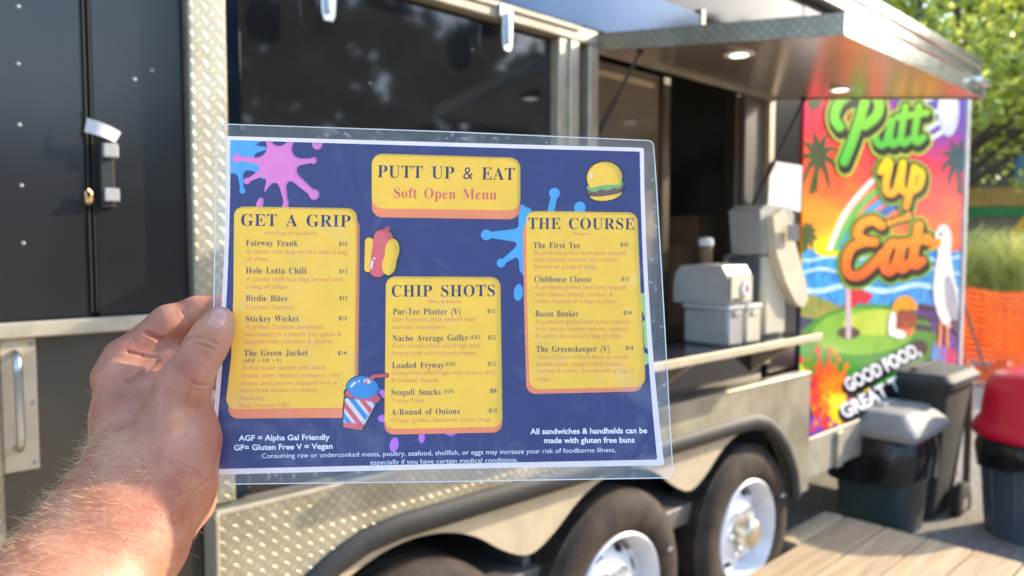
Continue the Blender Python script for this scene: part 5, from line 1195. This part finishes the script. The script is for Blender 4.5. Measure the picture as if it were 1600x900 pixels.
fe_ = thing('safety_fence', 'orange plastic safety mesh slung between posts', 'fence', (4.2, 8.9, 0)); fo = np.array([4.2, 8.9, 0])
b = MB(); rr = random.Random(5)
def fpt(s, h):
    i = min(int(s * 4), 3); t = s * 4 - i; a, c = np.array(fx[i]), np.array(fx[i + 1]); p = a + (c - a) * t; sag = .09 * math.sin(math.pi * t)
    bulge = .05 * math.sin(9 * s + 5 * h) * (1 - h); return np.array([p[0] - bulge, p[1] - bulge * 1.5, max(.01, (1.06 - sag) * h + .02)])
ns = 90
for k in range(13):
    h0 = .18 + .82 * k / 13; h1 = h0 + .037
    for i in range(ns):
        s0, s1 = i / ns, (i + 1) / ns; b.add([fpt(s0, h0), fpt(s1, h0), fpt(s1, h1), fpt(s0, h1)], [(0, 1, 2, 3)])
for i in range(ns):
    s0 = i / ns
    b.add([fpt(s0, .18), fpt(s0 + .004, .18), fpt(s0 + .004, 1), fpt(s0, 1)], [(0, 1, 2, 3)])
b.v = [np.concatenate(b.v) - fo]; b.build('mesh_panel', M['mesh'], fe_, auto=False)
b = MB(); V = []
for j in range(9):
    for i in range(61):
        s = i / 60; t = j / 8; p = fpt(s, .02); a = np.array([-.55, -.83, 0]); hgt = .06 + .15 * math.sin(t * math.pi * .55) * (1 + .35 * math.sin(i * .9) + .25 * math.sin(i * 2.3 + j)); V.append(p + a * (.40 * (1 - t)) + [0, 0, hgt - .06])
b.add(V, [(j * 61 + i, j * 61 + i + 1, (j + 1) * 61 + i + 1, (j + 1) * 61 + i) for j in range(8) for i in range(60)]); b.v = [np.concatenate(b.v) - fo]
b.build('slack_mesh', leafmat('orange_mesh_slack', (.85, .14, .02), (.95, .22, .05), .4), fe_, True, auto=False)
for i in range(5):
    b = MB(); p = np.array(fx[i] + (0,)) - fo; b.tube([p + [.0, .03, 0], p + [.0, .03, 1.12]], .016, 8); b.build('fence_post', mat('steel_post', (.06, .05, .045), .6), fe_, True)
b = MB(); a = P(1505, 470, 7.2); c = P(1541, 580, 6.6); b.tube([a - fo, (a * .5 + c * .5) - fo + [0, 0, -.01], c - fo], .012, 8); b.build('tie_rope', M['bark'], fe_, True)
M['grass'] = leafmat('ornamental_grass_blades', (.42, .46, .11), (.82, .78, .32), .55); M['leaf'] = leafmat('tree_leaves', (.17, .24, .02), (.72, .76, .15), .58)
def clump(seed, R, h, n):
    r_ = np.random.default_rng(seed); b = MB()
    for _ in range(n):
        a = r_.uniform(0, 6.28); d = R * .45 * math.sqrt(r_.random()); p = np.array([d * math.cos(a), d * math.sin(a), 0]); o_ = r_.uniform(0, 6.28); ln = h * r_.uniform(.65, 1.1); le = R * r_.uniform(.25, 1.1); dr = np.array([math.cos(o_), math.sin(o_), 0]); sd = np.array([-dr[1], dr[0], 0]); wd = r_.uniform(.004, .008) * 1.6
        V = []
        for k in range(5):
            t = k / 4; c = p + dr * le * t ** 2 + np.array([0, 0, ln * (t - .28 * t ** 3)]); w_ = wd * (1 - .85 * t); V += [c - sd * w_, c + sd * w_]
        b.add(V, [(2 * k, 2 * k + 1, 2 * k + 3, 2 * k + 2) for k in range(4)])
    return b
c0 = clump(3, .8, 1.95, 1700).build('ornamental_grass', M['grass'], None, auto=False)
gl_ = 'tall pale green grass clump behind the orange safety mesh'
tag(c0, gl_, 'grass clump', 'grass clumps behind the safety mesh'); c0.location = (6.4, 11.0, 0); c0.scale = (1.12, 1.12, 1.12)
for x, y, s in ((7.3, 10.6, 1.12), (8.1, 10.3, 1.08), (7.0, 11.8, 1.2), (8.0, 11.5, 1.16), (9.0, 10.9, 1.12), (5.9, 11.8, 1.15)):
    c = c0.copy(); COL.objects.link(c); c.location = (x, y, 0); c.scale = (s, s, s); c.rotation_euler = (0, 0, x * 3)
def tree(name, label, loc, h, R, n, seed, mleaf, ls=.11, flat=.75, cz=.62, group=None):
    r_ = np.random.default_rng(seed); e = thing(name, label, 'tree', loc, 0, group)
    b = MB(); th_ = h * .5; b.tube([(0, 0, -.05), (.05, .02, th_ * .5), (-.03, .05, th_), (.04, 0, h * .8)], [.024 * h, .019 * h, .014 * h, .004 * h], 10)
    cl = []
    for k in range(26):
        a = r_.uniform(0, 6.28); rr_ = R * math.sqrt(r_.random()) * .85; z = h * cz + (r_.uniform(-1, 1)) * h * (1 - cz) * .9 * math.sqrt(max(0, 1 - (rr_ / R) ** 2)); cl.append((np.array([rr_ * math.cos(a), rr_ * math.sin(a), z]), R * r_.uniform(.2, .42)))
    for c, q in cl[:14]: z0 = min(th_ * .95, max(h * .22, c[2] - R * .5)); b.tube([(0, 0, z0), c * [.5, .5, 0] + [0, 0, (z0 + c[2]) / 2 + .1], c], [.009 * h, .006 * h, .002 * h], 6, cap=False)
    b.build('trunk', M['bark'], e, True)
    V = np.zeros((n * 4, 3)); k = 0
    ci = r_.integers(0, len(cl), n)
    for i in range(n):
        c, q = cl[ci[i]]; d = r_.normal(0, 1, 3); d /= np.linalg.norm(d); p = c + d * q * (r_.random() ** .4) * [1, 1, flat]; n1 = r_.normal(0, 1, 3); n1[2] *= .6; n1 /= np.linalg.norm(n1); n2 = np.cross(n1, r_.normal(0, 1, 3)); n2 /= np.linalg.norm(n2); s_ = ls * r_.uniform(.6, 1.3)
        V[4 * i:4 * i + 4] = (p - n1 * s_, p + n2 * s_ * .5, p + n1 * s_, p - n2 * s_ * .5)
    b = MB(); b.add(V, np.arange(n * 4).reshape(-1, 4).tolist()); b.build('crown', mleaf, e, auto=False); return e
tree('leafy_tree', 'broad sunlit leafy tree rising above the trailer roof end', (8.15, 13.8, 0), 8.4, 3.9, 14000, 3, M['leaf'], .10, cz=.60)
tree('leafy_tree', 'tree at the right edge behind the pale grass', (14.6, 17.6, 0), 9.8, 4.0, 12000, 8, M['leaf'], .11, cz=.60)
tree('dark_tree', 'darker tree standing farther back over the small hut', (11.0, 22.0, 0), 11.0, 4.6, 9000, 12, leafmat('dark_leaves', (.06, .10, .015), (.26, .32, .06), .5), .17, cz=.58)
tree('dark_tree', 'far tree showing just above the trailer roof', (7.6, 23.0, 0), 12.0, 4.0, 8000, 15, M['leaf'], .17, cz=.6)
# hut with blue window and painted planter wall
hu = thing('small_hut', 'grey hut with blue shuttered window under the trees', 'hut', (11.75, 16.9, 0))
b = MB(); b.box((-2.6, -.0, 0), (2.6, 2.6, 4.0), .02); b.build('hut_wall', mat('hut_grey', (.16, .15, .13), .8, var=.2, vs=3), hu)
b = MB(); b.box((-2.8, -.25, 4.002), (2.8, 2.8, 4.12), .02); b.build('hut_roof', mat('hut_roofing', (.10, .09, .08), .8), hu)
b = MB(); b.box((-.35, -.03, 2.85), (.95, -.002, 3.62), .01); wn = b.build('window', mat('blue_shutter', (.08, .25, .42), .4), hu)
b = MB()
for a in ((-.42, -.04, 2.78, -.352, -.001, 3.69), (.952, -.04, 2.78, 1.02, -.001, 3.69), (-.35, -.04, 2.78, .95, -.001, 2.845), (-.35, -.04, 3.625, .95, -.001, 3.69)): b.box(a[:3], a[3:], .006)
b.build('window_frame', mat('dark_frame', (.05, .06, .07), .5), wn)
pl = thing('planter_wall', 'low wall painted in ochre and green bands behind the grass', 'wall', (9.3, 14.1, 0), -.25)
b = MB(); b.box((-2.2, 0, 0), (2.4, .25, 2.04), .01); b.build('wall_base', mat('wall_stone', (.24, .19, .13), .8, var=.2), pl)
b = MB(); b.box((-2.2, -.012, 2.243), (2.4, .25, 2.60), .01); b.build('ochre_band', mat('ochre_paint', (.52, .30, .08), .7), pl)
b = MB(); b.box((-2.2, -.02, 2.042), (2.4, .26, 2.241), .01); b.build('green_band', mat('green_paint', (.05, .24, .06), .7), pl)
# yellow machine arm
ex = thing('digger_arm', 'yellow digger boom leaning at the right edge', 'digger', (8.5, 12.5, 0))
b = MB(); yel = mat('machine_yellow', (.72, .34, .02), .4)
def bar(mb, a, c, w0, w1, th):
    a, c = np.array(a, float), np.array(c, float); d = c - a; d /= np.linalg.norm(d); s_ = np.array([0, 1, 0]); u = np.cross(d, s_); u /= np.linalg.norm(u); V = []
    for p, w_ in ((a, w0), (c, w1)):
        for su in (-1, 1):
            for ss in (-1, 1): V.append(p + u * su * w_ + s_ * ss * th)
    return mb.add(V, [(0, 1, 3, 2), (4, 6, 7, 5), (0, 4, 5, 1), (2, 3, 7, 6), (0, 2, 6, 4), (1, 5, 7, 3)])
bar(b, (-.05, 0, 1.55), (.75, 0, 2.45), .10, .13, .09); bar(b, (.75, 0, 2.45), (2.2, 0, 1.5), .13, .16, .09); b.build('boom', yel, ex)
b = MB(); bar(b, (-.05, 0, 1.56), (-.25, 0, .55), .09, .07, .08); b.build('stick', yel, ex)
b = MB(); b.tube([(.1, -.14, 1.75), (.9, -.14, 2.1)], .045, 12); b.tube([(.9, -.14, 2.1), (1.5, -.14, 2.05)], .065, 12); b.build('hydraulic_ram', mat('dark_ram', (.03, .03, .035), .3, .6), ex, True)
b = MB(); b.box((1.6, -.7, .4), (3.6, .7, 1.6), .08); b.build('digger_body', yel, ex, True)
b = MB(); b.box((1.4, -.9, .0), (3.8, -.45, .4), .12); b.build('track', M['rubber'], ex, True); b = MB(); b.box((1.4, .45, .0), (3.8, .9, .4), .12); b.build('track', M['rubber'], ex, True)
b = MB(); b.prism([(-.45, .35), (-.1, .05), (.15, .25), (.0, .6), (-.28, .6)], -.3, .3); b.build('bucket', mat('bucket_steel', (.1, .09, .08), .5, .5), ex)
# lamp pole over the roof
lp = thing('lamp_pole', 'thin dark pole standing behind the trailer roof', 'pole', (6.5, 12.0, 0))
b = MB(); b.tube([(0, 0, 0), (0, 0, 6.2)], [.055, .04], 12); b.build('pole', M['rod'], lp, True)
b = MB(); b.tube([(0, 0, 6.2), (.3, -.2, 6.45), (.8, -.5, 6.5)], [.035, .03, .03], 8); b.build('bracket', M['rod'], lp, True)
b = MB(); b.box((.7, -.75, 6.44), (1.2, -.35, 6.54), .03); b.build('lantern', M['rod'], lp)
# far wood around the yard, read as one dark mass (mostly unseen; height shaped by direction for what the glossy panels mirror)
b = MB(); r_ = np.random.default_rng(21); n = 11000; V = np.zeros((n * 4, 3)); 
for i in range(n):
    a = r_.uniform(-2.2, 1.05); rad = r_.uniform(46, 56); top = (5.0 if a < -.46 else 10.8 if a < -.04 else 8.2 if a < .2 else 8.4) + .9 * math.sin(a * 11) + .7 * math.sin(a * 27 + 1); z = 1.66 * top * (1 - (r_.random() ** 1.6) * .98); p = np.array([rad * math.cos(a), rad * math.sin(a), z]); n1 = r_.normal(0, 1, 3); n1 /= np.linalg.norm(n1); n2 = np.cross(n1, r_.normal(0, 1, 3)); n2 /= np.linalg.norm(n2); s_ = r_.uniform(.7, 1.6)
    V[4 * i:4 * i + 4] = (p - n1 * s_, p + n2 * s_ * .7, p + n1 * s_, p - n2 * s_ * .7)
b.add(V, np.arange(n * 4).reshape(-1, 4).tolist()); o = b.build('woods', leafmat('wood_leaves', (.015, .035, .01), (.07, .11, .025)), None, auto=False); tag(o, 'dense green wood ringing the yard', 'woods', kind='stuff')
